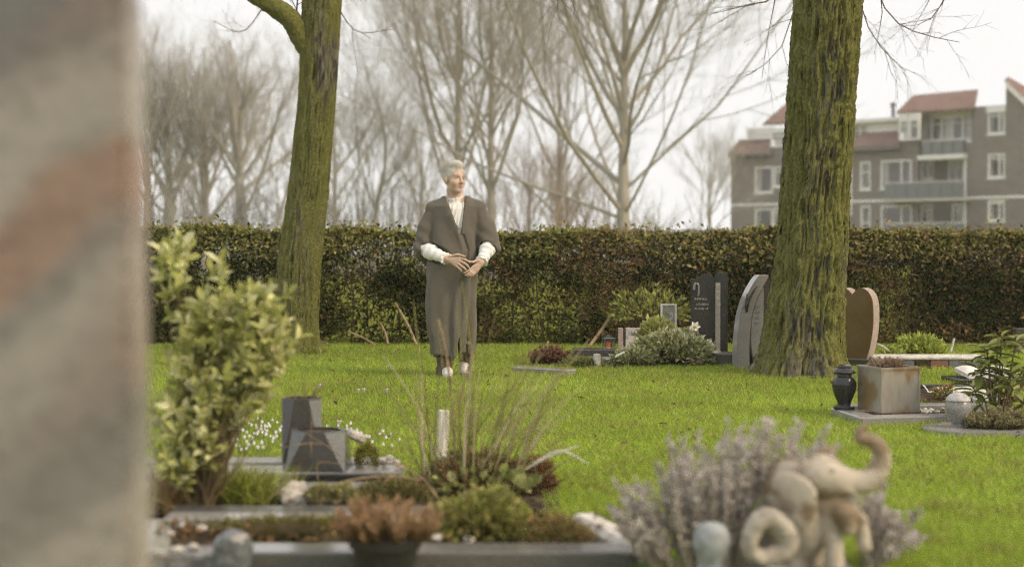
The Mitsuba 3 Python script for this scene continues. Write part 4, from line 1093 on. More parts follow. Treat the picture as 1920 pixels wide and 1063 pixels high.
put(k + '__body', xf(lathe([(0, 0), (.030, 0), (.040, .066), (.047, .067), (.048, .094), (.040, .096), (.036, .08), (0, .08)], 30), t=p), 'terracotta', smooth=35)
k = thing('wooden_marker', 'small white wooden A-shaped grave marker with dark cap, left on the lawn', 'grave marker')
Ym = 8.6
for a, b, w in (((325, 798), (324, 762), .018), ((338, 758), (374, 798), .020), ((316, 770), (340, 757), .016)):
    put(k + '__board', tube([at(*a, Ym), at(*b, Ym)], [w * .8, w * .8], 4), 'wood_white')
put(k + '__cap', xf(bevel_box(.055, .05, .02, .004), None, at(330, 764, Ym)), 'black_metal')

# ------------------------------------------------------------------ blurred leafy shrub at the left
k = thing('leafy_shrub', 'blurred yellow-green broad-leaved shrub beside the foreground slab', 'shrub')
ys = 5.86
rng = np.random.default_rng(61)
def shrub_part(c, r, n, seed):
    rg = np.random.default_rng(seed)
    d = unit(rg.normal(size=(n, 3))); lump = .65 + .6 * meshkit.fbm(d * 2.2 + seed, 2)
    rad = rg.random(n)**.5 * lump
    tipp = np.asarray(c) + d * rad[:, None] * np.asarray(r)
    out = []
    for j in range(n):
        ax = unit(d[j] * [1, 1, .4] + [0, 0, .9] + rg.normal(0, .3, 3)); m = 7
        a0 = rg.random() * 6.28
        ref = unit(np.cross(ax, [.3, .9, .1])); ob = np.cross(ax, ref)
        for q_ in range(m):
            an = a0 + q_ * 2.4; o = 0.35 + .6 * (q_ / m)
            dr_ = unit(ax * (1.25 - o) + (ref * math.cos(an) + ob * math.sin(an)) * o * 1.2)
            nn = unit(ax - (ax @ dr_) * dr_)
            out.append((tipp[j] - ax * .012 * q_, dr_, np.cross(nn, dr_), nn))
    return tipp, out
tips_all, Lf = [], []
for (cx, cy, rx, rz, n, sd) in ((430, 605, .23, .15, 120, 1), (395, 690, .19, .14, 84, 2), (350, 790, .13, .15, 90, 3), (325, 490, .07, .12, 22, 4), (412, 500, .02, .035, 4, 5), (480, 570, .12, .09, 40, 6), (420, 730, .11, .08, 36, 8), (335, 860, .11, .09, 60, 9), (400, 830, .07, .07, 34, 10), (478, 690, .11, .09, 50, 11), (440, 740, .13, .08, 50, 12), (492, 640, .135, .13, 56, 14), (380, 760, .12, .10, 50, 13)):
    t_, o_ = shrub_part(at(cx, cy, ys), (rx, .19, rz), n, sd + 60); tips_all.append(t_); Lf += o_
tips_all = np.vstack(tips_all)
pos = np.array([o[0] for o in Lf]); fr = np.array([[o[1], o[2], o[3]] for o in Lf]); n = len(pos)
s = .062 * (.42 + .8 * rng.random(n))
put(k + '__foliage', leaves(pos, fr, s, s * .52, LEAF6), 'leaf_thin', color=tint(n, [[.54, .55, .22], [.62, .62, .31], [.44, .46, .16], [.66, .65, .40], [.33, .35, .11]], rng, 7, .15))
labels[k + '__foliage'] = {'kind': 'stuff'}
base = np.array([XL(372, ys), ys, 0.0])
P = []
for t_ in tips_all[::4]:
    mid = base * .5 + t_ * .5 + rng.normal(0, .03, 3); mid[2] = max(mid[2], .1)
    P.append(spline([base + rng.normal(0, .015, 3) * [1, 1, 0], mid, t_], 7))
put(k + '__stem', tubes(np.array(P), np.repeat(np.linspace(.0045, .0014, 7)[None], len(P), 0), 5), 'matte_color', smooth=True, color=tint(len(P), [[.12, .085, .05], [.15, .12, .06]], rng, 35))
labels[k + '__stem'] = {'kind': 'stuff'}

# ------------------------------------------------------------------ foreground headstone, far out of focus
def gneiss(p, n, uv):
    t = p.z * 0.80 - p.x * 0.60 + 0.12 * (fbm(p.x * 4, p.y * 4, p.z * 4, 3) - 0.5)
    band = fbm(t * 8.5, p.x * 0.8, 3.0, 2)
    b2 = fbm(t * 7.5 + 9, p.x * 1.0, 8.0, 2)
    g = mix((.150, .148, .146), (.315, .292, .262), smoothstep(.25, .75, band))
    g = mix(g, (.27, .19, .15), smoothstep(.44, .68, b2))
    return mix(g, g * 0.7, smoothstep(.45, .7, fbm(p.x * 70, p.y * 70, p.z * 70, 2)))
bsdf('gneiss', {'type': 'twosided', 'bsdf': {'type': 'principled', 'base_color': proc(gneiss), 'roughness': .42, 'specular': .5}})
k = thing('foreground_headstone', 'tall blurred headstone of banded grey and pink granite filling the left edge', 'headstone')
yf = 2.05
x0, x1 = (272 - 960) / F * (yf + .12), (290 - 960) / F * (yf + .12)
body = extrude([(-1.10, -.02), (x1 + .006, -.02), (x1, .3), (x0 + .004, 1.18), (x0, 1.34), (x0 - .05, 1.48), (-.78, 1.56), (-1.10, 1.5)], .12, .012)
put(k + '__slab', xf(body, None, (0, yf, 0)), 'gneiss')
put(k + '__base', xf(bevel_box(.95, .30, .10, .012), None, (-.87, yf + .06, 0)), 'granite_charcoal')
# ------------------------------------------------------------------ stone elephant, ring, round stone and the silvery plant (bottom right)
def elephant_color(p, n, uv):
    a = fbm(p.x * 9, p.y * 9, p.z * 9, 4)
    b = fbm(p.x * 42, p.y * 42, p.z * 42, 3)
    c = mix((.40, .345, .265), (.54, .485, .40), b)
    return mix(c, (.19, .13, .07), smoothstep(.48, .64, a) * .85)
bsdf('weathered_resin', {'type': 'twosided', 'bsdf': {'type': 'bumpmap', 'scale': .003, 'arbitrary': proc(lambda p, n, uv: fbm(p.x * 90, p.y * 90, p.z * 90, 2), 2e-3),
     'bsdf': {'type': 'principled', 'base_color': proc(elephant_color), 'roughness': .6, 'specular': .4}}})
ke = thing('elephant_statue', 'weathered stone elephant statue with its trunk raised and curled, in the silvery plant', 'statue')
YE = 4.62; SE = F / YE
def E(px, py, y=0.0): return np.array([(px - 1540) / SE, y, CAM_H - (py - 470) / SE])
ER = 1 / SE
def elephant(p):
    q = p
    d = sd_ell(q, E(1515, 985, .09), (.085, .125, .125))
    d = smin(d, sd_ell(q, E(1480, 925, .10), (.075, .11, .085)), .04)
    d = smin(d, sd_ell(q, E(1543, 893, .005), (.062, .062, .058)), .035)
    d = smin(d, sd_cone(q, E(1550, 886, .01), E(1488, 893, .05), .045, .05), .03)
    d = smin(d, sd_ell(q, E(1572, 903, -.005), (.045, .045, .036)), .03)
    tr_ = [(1568, 900, 27), (1600, 904, 22), (1628, 900, 21), (1646, 884, 19), (1652, 860, 17), (1648, 838, 15), (1632, 824, 13), (1612, 822, 10), (1610, 808, 7), (1623, 796, 4.5)]
    pr = spline(np.array([[*E(a, b, -.01 - .012 * i / 9), r * ER] for i, (a, b, r) in enumerate(tr_)]), 26)
    d = smin(d, sd_chain(q, pr[:, :3], pr[:, 3], .006), .018)
    # lower jaw, brow and the tusk stubs
    d = smin(d, sd_cone(q, E(1550, 920, -.02), E(1588, 922, -.03), .020, .011), .015)
    d = smin(d, sd_cone(q, E(1580, 915, -.045), E(1602, 921, -.06), .008, .004), .006)
    # near ear: a bent flap with a rim
    R = rotz(-.55) @ roty(.35)
    ear = sd_ell(q, E(1484, 912, -.058), (.074, .015, .047), R)
    ear = smin(ear, sd_ell(q, E(1502, 950, -.062), (.034, .015, .062), rotz(-.3) @ roty(.25)), .02)
    ear = np.maximum(ear, -sd_ell(q, E(1474, 952, -.062), (.024, .03, .024)))
    d = smin(d, ear, .010)
    ear2 = sd_ell(q, E(1560, 868, .07), (.04, .012, .045), rotz(.5))
    d = smin(d, ear2, .01)
    # legs
    d = smin(d, sd_chain(q, [E(1552, 955, 0), E(1562, 1005, -.02), E(1566, 1083, -.025)], [.040, .028, .031], .01), .02)
    d = smin(d, sd_chain(q, [E(1560, 950, .0), E(1580, 958, -.05), E(1588, 985, -.055)], [.04, .029, .022], .01), .015)
    d = smin(d, sd_chain(q, [E(1590, 950, .03), E(1612, 975, -.02), E(1620, 1022, -.03)], [.026, .021, .022], .01), .015)
    d = smin(d, sd_chain(q, [E(1500, 1010, .05), E(1498, 1090, .05)], [.045, .035], .01), .02)
    d = smin(d, sd_chain(q, [E(1470, 980, .14), E(1462, 1090, .15)], [.05, .036], .01), .02)
    d = smin(d, sd_chain(q, [E(1540, 1000, .13), E(1545, 1090, .14)], [.045, .036], .01), .02)
    # eye hollow, cheek crease
    d = np.maximum(d, -sd_ell(q, E(1556, 878, -.064), (.009, .012, .007)))
    d += .004 * (meshkit.fbm(q * 55, 2) - .5)
    return np.maximum(d, -q[:, 2] + .028)
v, f = surface_nets(elephant, (-.19, -.14, .02), (.23, .29, .52), .0052)
put(ke + '__body', (v + [XL(1540, YE), YE, 0], f), 'weathered_resin', smooth=True)
put(ke + '__base', xf(bevel_box(.30, .36, .035, .01), None, (XL(1525, YE), YE + .07, 0)), 'stone_grey_rough')
v, f = lathe([(0, -.006), (.006, 0), (0, .006)], 10)
put(ke + '__eye', xf(lathe([(.0, -.005), (.0035, -.0035), (.005, 0), (.0035, .0035), (0, .005)], 12), None, E(1556, 878, -.052) + [XL(1540, YE), YE, 0]), 'black_metal', smooth=True)

k = thing('stone_ring', 'weathered ring-shaped stone ornament with a three-cornered hole, left of the elephant', 'ornament')
YR2 = 4.47; cz = CAM_H - (1012 - 470) * YR2 / F
def ring(p):
    x, z = p[:, 0], p[:, 2] - cz
    a = np.arctan2(z, x); rr_ = np.sqrt(x * x + z * z)
    R0 = .056 * (1 + .10 * np.cos(3 * a + 1.0))
    t = .030 * (1 + .18 * np.cos(a - .3))
    return np.sqrt((rr_ - R0)**2 + (p[:, 1] * .8)**2) - t + .006 * (meshkit.fbm(p * 30, 3) - .5)
stone('stone_tan', (.36, .325, .275), .2, .7, .3, 40., bump=.004)
v, f = surface_nets(ring, (-.12, -.06, cz - .12), (.12, .06, cz + .12), .005)
scene[k] = mikit.ply((v @ rotz(.25).T + [XL(1440, YR2), YR2, 0], f), 'stone_tan', smooth=True)
k = thing('stone_stump', 'rough grey stone carrying the ring ornament at the bottom edge', 'stone')
scene[k] = mikit.ply(xf(rock((.10, .07, .048), 3, rough=.25), None, (XL(1440, YR2), YR2, .044)), 'stone_grey_rough', smooth=True)
k = thing('egg_stone', 'pale bluish egg-shaped stone left of the ring ornament', 'stone')
prof = [(0, 0), (.04, .004), (.052, .03), (.047, .06), (.036, .085), (.042, .105), (.053, .135), (.055, .16), (.048, .185), (.033, .202), (.014, .209), (0, .210)]
stone('stone_bluish', (.30, .325, .33), .2, .55, .4, 40.)
scene[k] = mikit.ply(xf(lathe(spline(prof, 40), 40), None, (XL(1336, 4.5), 4.5, -.002)), 'stone_bluish', smooth=True)

k = thing('silver_plant', 'blurred silvery-lavender plant with woolly upright spikes round the elephant', 'plant')
rng = np.random.default_rng(88)
tips = [(1215, 905), (1245, 925), (1175, 935), (1160, 965), (1290, 850), (1320, 862), (1345, 872), (1268, 885), (1368, 845), (1392, 795), (1415, 782), (1440, 790), (1456, 808), (1400, 828), (1432, 826), (1300, 905), (1340, 915), (1370, 900), (1230, 960), (1270, 950),
        (1405, 870), (1440, 880), (1500, 838), (1540, 832), (1535, 845), (1652, 950), (1622, 932), (1672, 962), (1640, 938), (1604, 946), (1690, 985), (1660, 1000), (1310, 960), (1200, 985), (1380, 940)]
P, R, pos, ax = [], [], [], []
for i in range(140):
    tx, ty = tips[i] if i < len(tips) else np.array(tips[rng.integers(len(tips))]) + rng.normal(0, 26, 2)
    ty = max(ty, 790)
    right = tx > 1590
    Y0 = (4.74 if not right else 4.80) + rng.normal(0, .05)
    b0 = np.array([XL((1335 if not right else 1625) + ((tx - 1335) * .55 if not right else (tx - 1630) * .3), Y0), Y0, 0.01]); e = at(tx, ty, Y0 + rng.normal(0, .07))
    q_ = spline([b0, b0 * .5 + e * .5 + rng.normal(0, .012, 3), e], 7); P.append(q_); R.append(np.linspace(.004, .002, 7))
    m = 50
    t = .35 + .65 * rng.random(m)**.8
    pp = np.stack([np.interp(t, np.linspace(0, 1, 7), q_[:, c]) for c in range(3)], 1)
    pos.append(pp); ax.append(np.tile(unit(e - b0), (m, 1)))
pos = np.vstack(pos); ax = np.vstack(ax); n = len(pos)
al = unit(ax * .6 + rng.normal(0, .6, (n, 3))); nn = rng.normal(size=(n, 3)); nn = unit(nn - (nn * al).sum(1, keepdims=True) * al)
s = .029 * (.6 + .7 * rng.random(n))
put(k + '__foliage', leaves(pos, np.stack([al, np.cross(nn, al), nn], 1), s, s * .42), 'leaf_thin', color=tint(n, [[.58, .53, .52], [.66, .61, .60], [.48, .44, .41], [.42, .40, .31]], rng, 4, .14))
put(k + '__stem', tubes(np.array(P), np.array(R), 5), 'matte_color', smooth=True, color=tint(len(P), [[.34, .30, .24], [.40, .36, .30]], rng, 35))
for w in ('foliage', 'stem'): labels[f'{k}__{w}'] = {'kind': 'stuff'}

# ------------------------------------------------------------------ graves in front of the hedge
kc = thing('grave_kerb', 'low grey grave kerb with a raised block, right of the woman by the hedge', 'grave kerb')
rail(kc + '__front_rail', gz(958, 688, .05), gz(1062, 694, .05), .14, 0, .05, 'granite_grey')
rail(kc + '__raised_rail', gz(1066, 682, .03), gz(1165, 683, .03), .16, 0, .085, 'granite_grey')
rail(kc + '__back_rail', (XL(1075, 14.35), 14.35), (XL(1190, 14.35), 14.35), .35, 0, .08, 'granite_charcoal')
BEDS.append((XL(960, 13.4), XL(1340, 13.4), 13.25, 14.6))
bed(kc + '__soil', XL(1000, 13.5), XL(1340, 13.5), 13.3, 14.5, .005, 18)
k = thing('heather', 'reddish-brown dried heather bush beside the woman, on the low grey kerb', 'plant')
heather(k, [XL(1031, 13.55), 13.6, 0], (.20, .14, 0), 170, .17, [[.20, .11, .07], [.25, .15, .10], [.16, .09, .06]], [[.10, .075, .03], [.08, .06, .03]], 91, .028, .45)
k = thing('low_plant', 'low olive-green plant at the foot of the raised grey kerb', 'plant')
bush(k, [XL(1090, 13.1), 13.1, .02], (.20, .10, .065), 900, .04, [[.17, .18, .06], [.12, .13, .04], [.23, .22, .10]], 92, stems=30, shell=.3)
k = thing('stone_post', 'short pale stone post in front of the raised grey kerb', 'post')
scene[k] = mikit.ply(xf(bevel_box(.055, .05, .135, .008), rotz(.2), [XL(1120, 13.0), 13.05, -.005]), 'stone_pale')
k = thing('grave_lantern', 'small dark-framed grave lantern with an orange candle, on the block right of the heather', 'lantern')
c = np.array([XL(1141, 14.42), 14.45, .08])
fr_ = [xf(bevel_box(.012, .012, .085, .001), None, (sx * .042, sy * .042, .012)) for sx in (-1, 1) for sy in (-1, 1)] + [bevel_box(.10, .10, .012, .002), xf(bevel_box(.105, .105, .010, .002), None, (0, 0, .097))]
put(k + '__frame', xf(join(fr_), rotz(.2), c), 'steel')
put(k + '__roof', xf(lathe([(.055, .107), (.03, .128), (.012, .135), (.012, .142), (0, .143)], 4), rotz(.2 + .785), c), 'black_metal')
put(k + '__candle', xf(lathe([(0, .0121), (.025, .0121), (.025, .065), (.022, .068), (0, .066)], 20), None, c), 'candle_red', smooth=30)
put(k + '__handle', tube(np.array([[.0, 0, .143], [-.03, 0, .17], [-.055, 0, .19]]) + c, [.003, .003, .002], 5), 'black_metal', smooth=True)
bsdf('clear_pane', {'type': 'thindielectric', 'int_ior': 1.5})
put(k + '__pane', xf(bevel_box(.070, .002, .083, .0005), rotz(.2), c + [0.008, -.041, .013]), 'clear_pane')
k = thing('grave_tablet', 'small pale double grave tablet with a blue-grey emblem, behind the variegated bush', 'grave tablet')
c = np.array([XL(1180, 14.4), 14.42, .08])
put(k + '__side_slab', xf(bevel_box(.045, .04, .20, .003), None, c + [-.08, 0, 0]), 'stone_sawn')
put(k + '__gap_slab', xf(bevel_box(.018, .03, .195, .002), None, c + [-.045, .005, 0]), 'granite_charcoal')
put(k + '__slab', xf(bevel_box(.155, .04, .20, .003), None, c + [.045, 0, 0]), 'stone_pale')
put(k + '__emblem', xf(extrude([(-.03, .0), (-.03, .035), (-.015, .02), (0, .045), (.015, .02), (.03, .035), (.03, 0)], .003, .0005), None, c + [.05, -.0225, .13]), 'granite_blue')
k = thing('framed_plaque', 'steel-framed upright plaque with a green and white heart above the variegated bush', 'memorial plaque')
c = np.array([XL(1254, 14.5), 14.5, .0]); sc = 14.5 / F
W, Z0, Z1 = 27 * sc, CAM_H - (640 - 470) * sc, CAM_H - (570 - 470) * sc
bars = [xf(bevel_box(.014, .03, Z1, .002), None, (s * (W / 2), 0, 0)) for s in (-1, 1)] + [xf(bevel_box(W - .016, .03, .014, .002), None, (0, 0, z)) for z in (Z1 - .014, Z0 - .02)]
put(k + '__frame', xf(join(bars), rotz(.1), c), 'white_frame')
bsdf('frosted_pane', {'type': 'twosided', 'bsdf': {'type': 'principled', 'base_color': {'type': 'rgb', 'value': [.36, .345, .30]}, 'roughness': .3, 'specular': .5}})
put(k + '__panel', xf(bevel_box(W - .018, .006, Z1 - Z0 - .02, .001), rotz(.1), c + [0, 0, Z0 - .004]), 'frosted_pane')
hz = Z0 + (Z1 - Z0) * .62
hp = np.array([[.0, -.055], [.02, -.025], [.042, .015], [.040, .045], [.022, .055], [.0, .035], [-.022, .055], [-.040, .045], [-.042, .015], [-.02, -.025]])
hp = Polygon(spline(np.vstack([hp, hp[:1]]), 50))
flat('emblem_green', (.20, .27, .06), .6)
put(k + '__emblem', xf(extrude(hp.difference(hp.buffer(-.011)).buffer(0) if False else Polygon(hp.exterior, [hp.buffer(-.012).exterior]).buffer(0).intersection(Polygon([(-1, -1), (.008, -1), (.008, 1), (-1, 1)])), .003, .0005), rotz(.1), c + [0, -.0075, hz]), 'emblem_green')
put(k + '__emblem', xf(extrude(Polygon(hp.exterior, [hp.buffer(-.012).exterior]).buffer(0).intersection(Polygon([(.009, -1), (1, -1), (1, 1), (.009, 1)])), .003, .0005), rotz(.1), c + [.0, -.0075, hz]), 'letter_pale')
for z, w in ((.20, .7), (.10, .75)):
    put(k + '__text_bar', xf(bevel_box(W * w, .003, .016, .0005), rotz(.1), c + [0, -.006, Z0 + (Z1 - Z0) * z]), 'letter_pale')
k = thing('variegated_bush', 'grey-green and cream variegated bush in front of the black headstone', 'bush')
VC_ = [[.36, .35, .20], [.25, .26, .11], [.48, .46, .32], [.17, .18, .07]]
bush(k, [XL(1262, 13.2), 13.35, .10], (.37, .22, .20), 3000, .05, VC_, 95, wr=.55, stems=60, shell=.55)
k = thing('variegated_bush', 'lower left lobe of cream and green variegated planting, beside the pale tablet', 'bush')
bush(k, [XL(1190, 13.15), 13.2, .07], (.18, .14, .10), 1000, .045, VC_, 96, wr=.5, stems=30, shell=.5)
k = thing('variegated_bush', 'upright yellow-green shoots of variegated planting below the steel-framed plaque', 'bush')
bush(k, [XL(1235, 13.6), 13.75, .24], (.15, .12, .15), 900, .05, [[.28, .30, .10], [.34, .34, .15], [.20, .22, .06]], 97, wr=.5, stems=30, shell=.4)
k = thing('hedge_shrub', 'loose green shrub growing out of the hedge foot behind the plaque', 'shrub')
bush(k, [XL(1220, 15.6), 15.75, .34], (.46, .22, .30), 800, .06, [[.20, .22, .07], [.28, .28, .10], [.13, .14, .04]], 98, wr=.45, stems=40, shell=.25)
k = thing('white_flower', 'single white flower with yellow middle on a stalk before the black headstone', 'flower')
YF = 13.9; c = at(1303, 612, YF)
put(k + '__stalk', tube([at(1298, 665, YF), at(1300, 640, YF), c], [.005, .004, .004], 6, 12), 'stalk', smooth=True)
fl = []
for a in np.arange(6) * 1.047:
    u_ = unit(np.array([math.cos(a), -.25, math.sin(a)])); n_ = unit(np.array([0, -1, 0]) - (np.array([0, -1, 0]) @ u_) * u_)
    fl.append(leaves(c[None], np.array([[u_, np.cross(n_, u_), n_]]), .052, .036, LEAF6))
put(k + '__petal', join(fl), 'petal')
flat('flower_yellow', (.55, .45, .08), .6)
put(k + '__heart', xf(rock((.014, .012, .014), 2), None, c + [0, -.01, 0]), 'flower_yellow', smooth=True)
k = thing('solar_light', 'thin black garden light with tilted white head left of the variegated bush', 'garden light')
put(k + '__stake', tube([at(1153, 697, 12.95), at(1154, 672, 12.95)], [.008, .007], 8), 'black_metal', smooth=True)
put(k + '__head', xf(bevel_box(.095, .035, .016, .005), roty(-.5), at(1163, 666, 12.95)), 'white_glass')

# the tall black headstone
k = thing('headstone', 'tall polished black headstone with wavy top and side column', 'headstone')
YB = 14.25; sb = YB / F
def ZB(py): return CAM_H - (py - 470) * sb
def XB(px): return (px - 1318) * sb
cw = [(XB(1296), -.02), (XB(1296), ZB(523)), (XB(1303), ZB(523.5)), (XB(1310), ZB(521)), (XB(1317), ZB(516)), (XB(1323), ZB(513.5)), (XB(1330), ZB(513)), (XB(1336), ZB(517)), (XB(1342), ZB(522)), (XB(1342), -.02)]
cx = XL(1318, YB)
put(k + '__slab', xf(extrude(cw, .17, .006), rotz(-.10), (cx, YB, 0)), 'granite_black')
col = extrude([(0, -.02), (0, ZB(518)), (.01, ZB(512)), (.105, ZB(512)), (.115, ZB(519)), (.115, -.02)], .21, .007)
put(k + '__column', xf(col, rotz(-.10), (cx + XB(1340.5), YB - .035, 0)), 'granite_black')
put(k + '__face_strip', xf(bevel_box(.045, .004, ZB(530), .001), rotz(-.10), (cx + XB(1345), YB - .0385, 0)), 'granite_grey')
put(k + '__plinth', xf(bevel_box(.36, .32, .12, .008), rotz(-.1), (XL(1362, 13.3), 13.42, -.005)), 'granite_charcoal')
R10 = rotz(-.10)
for j, (py, n_, h) in enumerate(((562, 8, .020), (572, 7, .022), (580, 9, .018))):
    p = np.array([XB(1303), -.003, ZB(py)]) @ R10.T + [cx, YB, 0]
    scribble(k + '__lettering', p, R10 @ [1, 0, 0], [0, 0, 1], R10 @ [0, 1, 0], n_, h, seed=j + 30)
for j, py in enumerate((535, 548, 560, 572)):
    p = np.array([XB(1342.5), -.041, ZB(py)]) @ R10.T + [cx, YB, 0]
    scribble(k + '__lettering', p, R10 @ [1, 0, 0], [0, 0, 1], R10 @ [0, 1, 0], 2, .022, seed=j + 40)
a = np.linspace(-.5, 3.6, 14)
hook = np.stack([.022 * np.cos(a), np.full(14, -.008), .045 * np.sin(a)], 1)
hook = np.vstack([hook[::-1], [[.022, -.008, -.05], [.012, -.008, -.075]]])[::-1]
put(k + '__ornament', tube((hook + [XB(1306), 0, ZB(540)]) @ R10.T + [cx, YB, 0], np.linspace(.007, .011, 16), 8), 'granite_grey', smooth=True)

# the curved grey headstone
k = thing('headstone', 'curved grey headstone of two leaf shapes just left of the thick trunk', 'headstone')
YC = 12.95; scx = YC / F; ox = XL(1410, YC)
cv = lambda pts: [((x - 1410) * scx, CAM_H - (y - 470) * scx) for x, y in pts]
wing = Polygon(spline(np.array(cv([(1382, 700), (1382, 650), (1387, 600), (1396, 565), (1410, 536), (1424, 517), (1434, 516.5), (1443, 517), (1433, 536), (1420, 560), (1411, 590), (1407, 630), (1406, 660), (1407, 700)])), 60))
put(k + '__wing', xf(extrude(wing.buffer(0), .16, .008), rotz(.12), (ox, YC, 0)), 'granite_grey')
leaf = Polygon(spline(np.array(cv([(1417, 684), (1410, 655), (1408, 625), (1412, 590), (1421, 560), (1433, 540), (1434, 575), (1433, 615), (1427, 652), (1417, 684)])), 50)).buffer(0)
stone('granite_light', (.215, .22, .22), .18, .35, .5)
put(k + '__leaf', xf(extrude(leaf, .07, .006), rotz(.12), (ox + .004, YC + .05, 0)), 'granite_light')
put(k + '__back', xf(extrude(cv([(1404, 700), (1404, 640), (1412, 580), (1430, 545), (1446, 519), (1452, 530), (1446, 560), (1440, 600), (1420, 700)]), .06, .006), rotz(.12), (ox, YC + .1245, 0)), 'granite_charcoal')  # added dark sheet, stands in for the shadowed gap between the leaf shapes
for j, py in enumerate((578, 588, 598, 608)):
    scribble(k + '__lettering', [ox + (1418 - 1410) * scx, YC + .049, CAM_H - (py - 470) * scx], [1, 0, 0], [0, 0, 1], [0, 1, 0], 3, .020, m='letter_dark', seed=50 + j)
st = np.array([[(x - 1410) * scx + ox, YC - .008, CAM_H - (y - 470) * scx] for x, y in ((1400, 585), (1401, 572), (1405, 560), (1413, 546), (1420, 536))])
put(k + '__ornament', tube(st, [.008, .016, .012, .007, .003], 8, 20), 'granite_black', smooth=True)
put(k + '__ornament', tube(st[:3] + [[-.012, 0, .03], [-.008, 0, .02], [-.02, 0, .045]], [.005, .010, .003], 8, 12), 'granite_black', smooth=True)

# the heart headstone
k = thing('headstone', 'heart-shaped polished brown granite headstone right of the thick mossy trunk', 'headstone')
YH = 13.2; sh = YH / F
hl = [(0, -.02), (-.10, -.02), (-.155, .10), (-.185, .25), (-.192, .40), (-.180, .52), (-.14, .595), (-.085, .625), (-.035, .61), (-.004, .575), (.004, .575), (.035, .612), (.085, .628), (.14, .60), (.18, .53), (.192, .41), (.185, .26), (.155, .10), (.10, -.02)]
hpoly = Polygon(spline(np.array(hl + hl[:1]), 110)).buffer(0)
Rh = rotz(-.62); oh = np.array([XL(1598, YH), YH, .055])
v, f = extrude(hpoly, .135, .004)
vv = v.copy()
tm = trimesh.Trimesh(*xf((v, f), Rh, oh), process=False)
front = (trimesh.Trimesh(v, f, process=False).triangles_center[:, 1] < .006) | (trimesh.Trimesh(v, f, process=False).triangles_center[:, 1] > .129)
put(k + '__face', (tm.vertices, tm.faces[front]), 'granite_brown')
put(k + '__edge', (tm.vertices, tm.faces[~front]), 'stone_sawn', smooth=35)
put(k + '__base', xf(bevel_box(.36, .22, .085, .006), Rh, oh + Rh @ np.array([0, .07, -.06])), 'granite_charcoal')

# ------------------------------------------------------------------ graves at the right
kd = thing('grave_kerb', 'polished dark kerb frame carrying the black urn and the square planter', 'grave kerb')
pL, pF, pR = gz(1557, 764, .055), gz(1616, 783, .055), gz(1845, 777, .055)
rail(kd + '__left_rail', pL, pF, .12, 0, .055, 'granite_grey')
rail(kd + '__front_rail', pF + [.02, .004], pR, .13, 0, .055, 'granite_grey')
pb0, pb1 = gz(1600, 760, .055), gz(1880, 757, .055)
rail(kd + '__back_rail', pb0, pb1, .11, 0, .055, 'granite_grey')
bed(kd + '__soil', XL(1615, 9.3), XL(1850, 9.3), 8.95, 9.55, .012, 21)
BEDS.append((XL(1600, 9.2), XL(1960, 9.2), 8.85, 9.7))
for i in range(14):
    k = thing('white_gravel', 'white gravel pebble inside the dark kerb frame right of the square planter', 'pebble', 'white gravel in the dark kerb frame')
    rg = np.random.default_rng(400 + i)
    scene[k] = mikit.ply(xf(rock((.016, .013, .010), 200 + i), rotz(i), ground(1722 + 78 * rg.random(), 765 + 8 * rg.random(), .03)), 'stone_pale', smooth=True)
k = thing('urn', 'glossy black lidded stone urn left of the square planter', 'urn')
cU = np.array([XL(1584, 9.22), 9.22, .055])
pr = [(0, 0), (.062, 0), (.064, .006), (.064, .016), (.060, .020), (.040, .022), (.038, .030), (.042, .045), (.056, .075), (.068, .110), (.073, .140), (.071, .165), (.060, .186), (.048, .196), (.045, .205), (.046, .212)]
put(k + '__body', xf(lathe(pr, 48), None, cU), 'granite_black', smooth=32)
put(k + '__lid', xf(lathe([(.044, .2125), (.064, .215), (.068, .222), (.062, .232), (.050, .242), (.046, .246), (.046, .254), (.040, .262), (.022, .266), (0, .267)], 48), None, cU), 'granite_black', smooth=32)
k = thing('square_planter', 'square weathered zinc planter with dried twigs beside the black urn', 'planter')
def zinc(p, n, uv):
    a = fbm(p.x * 11, p.y * 11, p.z * 6, 4); b = fbm(p.x * 50, p.y * 50, p.z * 12, 2)
    return mix(mix((.27, .245, .20), (.40, .37, .32), b), (.27, .19, .10), smoothstep(.46, .66, a))
bsdf('zinc', {'type': 'twosided', 'bsdf': {'type': 'principled', 'base_color': proc(zinc), 'roughness': .38, 'metallic': .35, 'specular': .5}})
cP = np.array([XL(1668, 9.12), 9.14, .056]); wP, hP = .255, .262; yawP = -.34
box_ = m3.Manifold.cube([wP, wP, hP]).translate([-wP / 2, -wP / 2, 0]) - m3.Manifold.cube([wP - .02, wP - .02, hP]).translate([-wP / 2 + .01, -wP / 2 + .01, hP * .82])
put(k + '__box', xf(mf(box_), rotz(-yawP), cP), 'zinc')
rim = m3.Manifold.cube([wP + .012, wP + .012, .014]).translate([-wP / 2 - .006, -wP / 2 - .006, hP - .013]) - m3.Manifold.cube([wP - .022, wP - .022, .1]).translate([-wP / 2 + .011, -wP / 2 + .011, hP - .05])
put(k + '__rim', xf(mf(rim), rotz(-yawP), cP), 'zinc')
for sx in (-1, 1):
    put(k + '__corner', xf(bevel_box(.012, .012, hP - .015, .002), rotz(-yawP), cP + rotz(-yawP) @ np.array([sx * wP / 2, -wP / 2, 0])), 'zinc')
put(k + '__soil', xf(bevel_box(wP - .024, wP - .024, .02, .004), rotz(-yawP), cP + [0, 0, hP * .84]), 'soil')
k = thing('dried_heather', 'dried pale twigs growing in the square zinc planter', 'plant')
heather(k, cP + [.0, 0, hP * .9], (.13, .13, 0), 70, .085, [[.20, .14, .10], [.28, .22, .17]], [[.14, .09, .05]], 130, .012, .6)
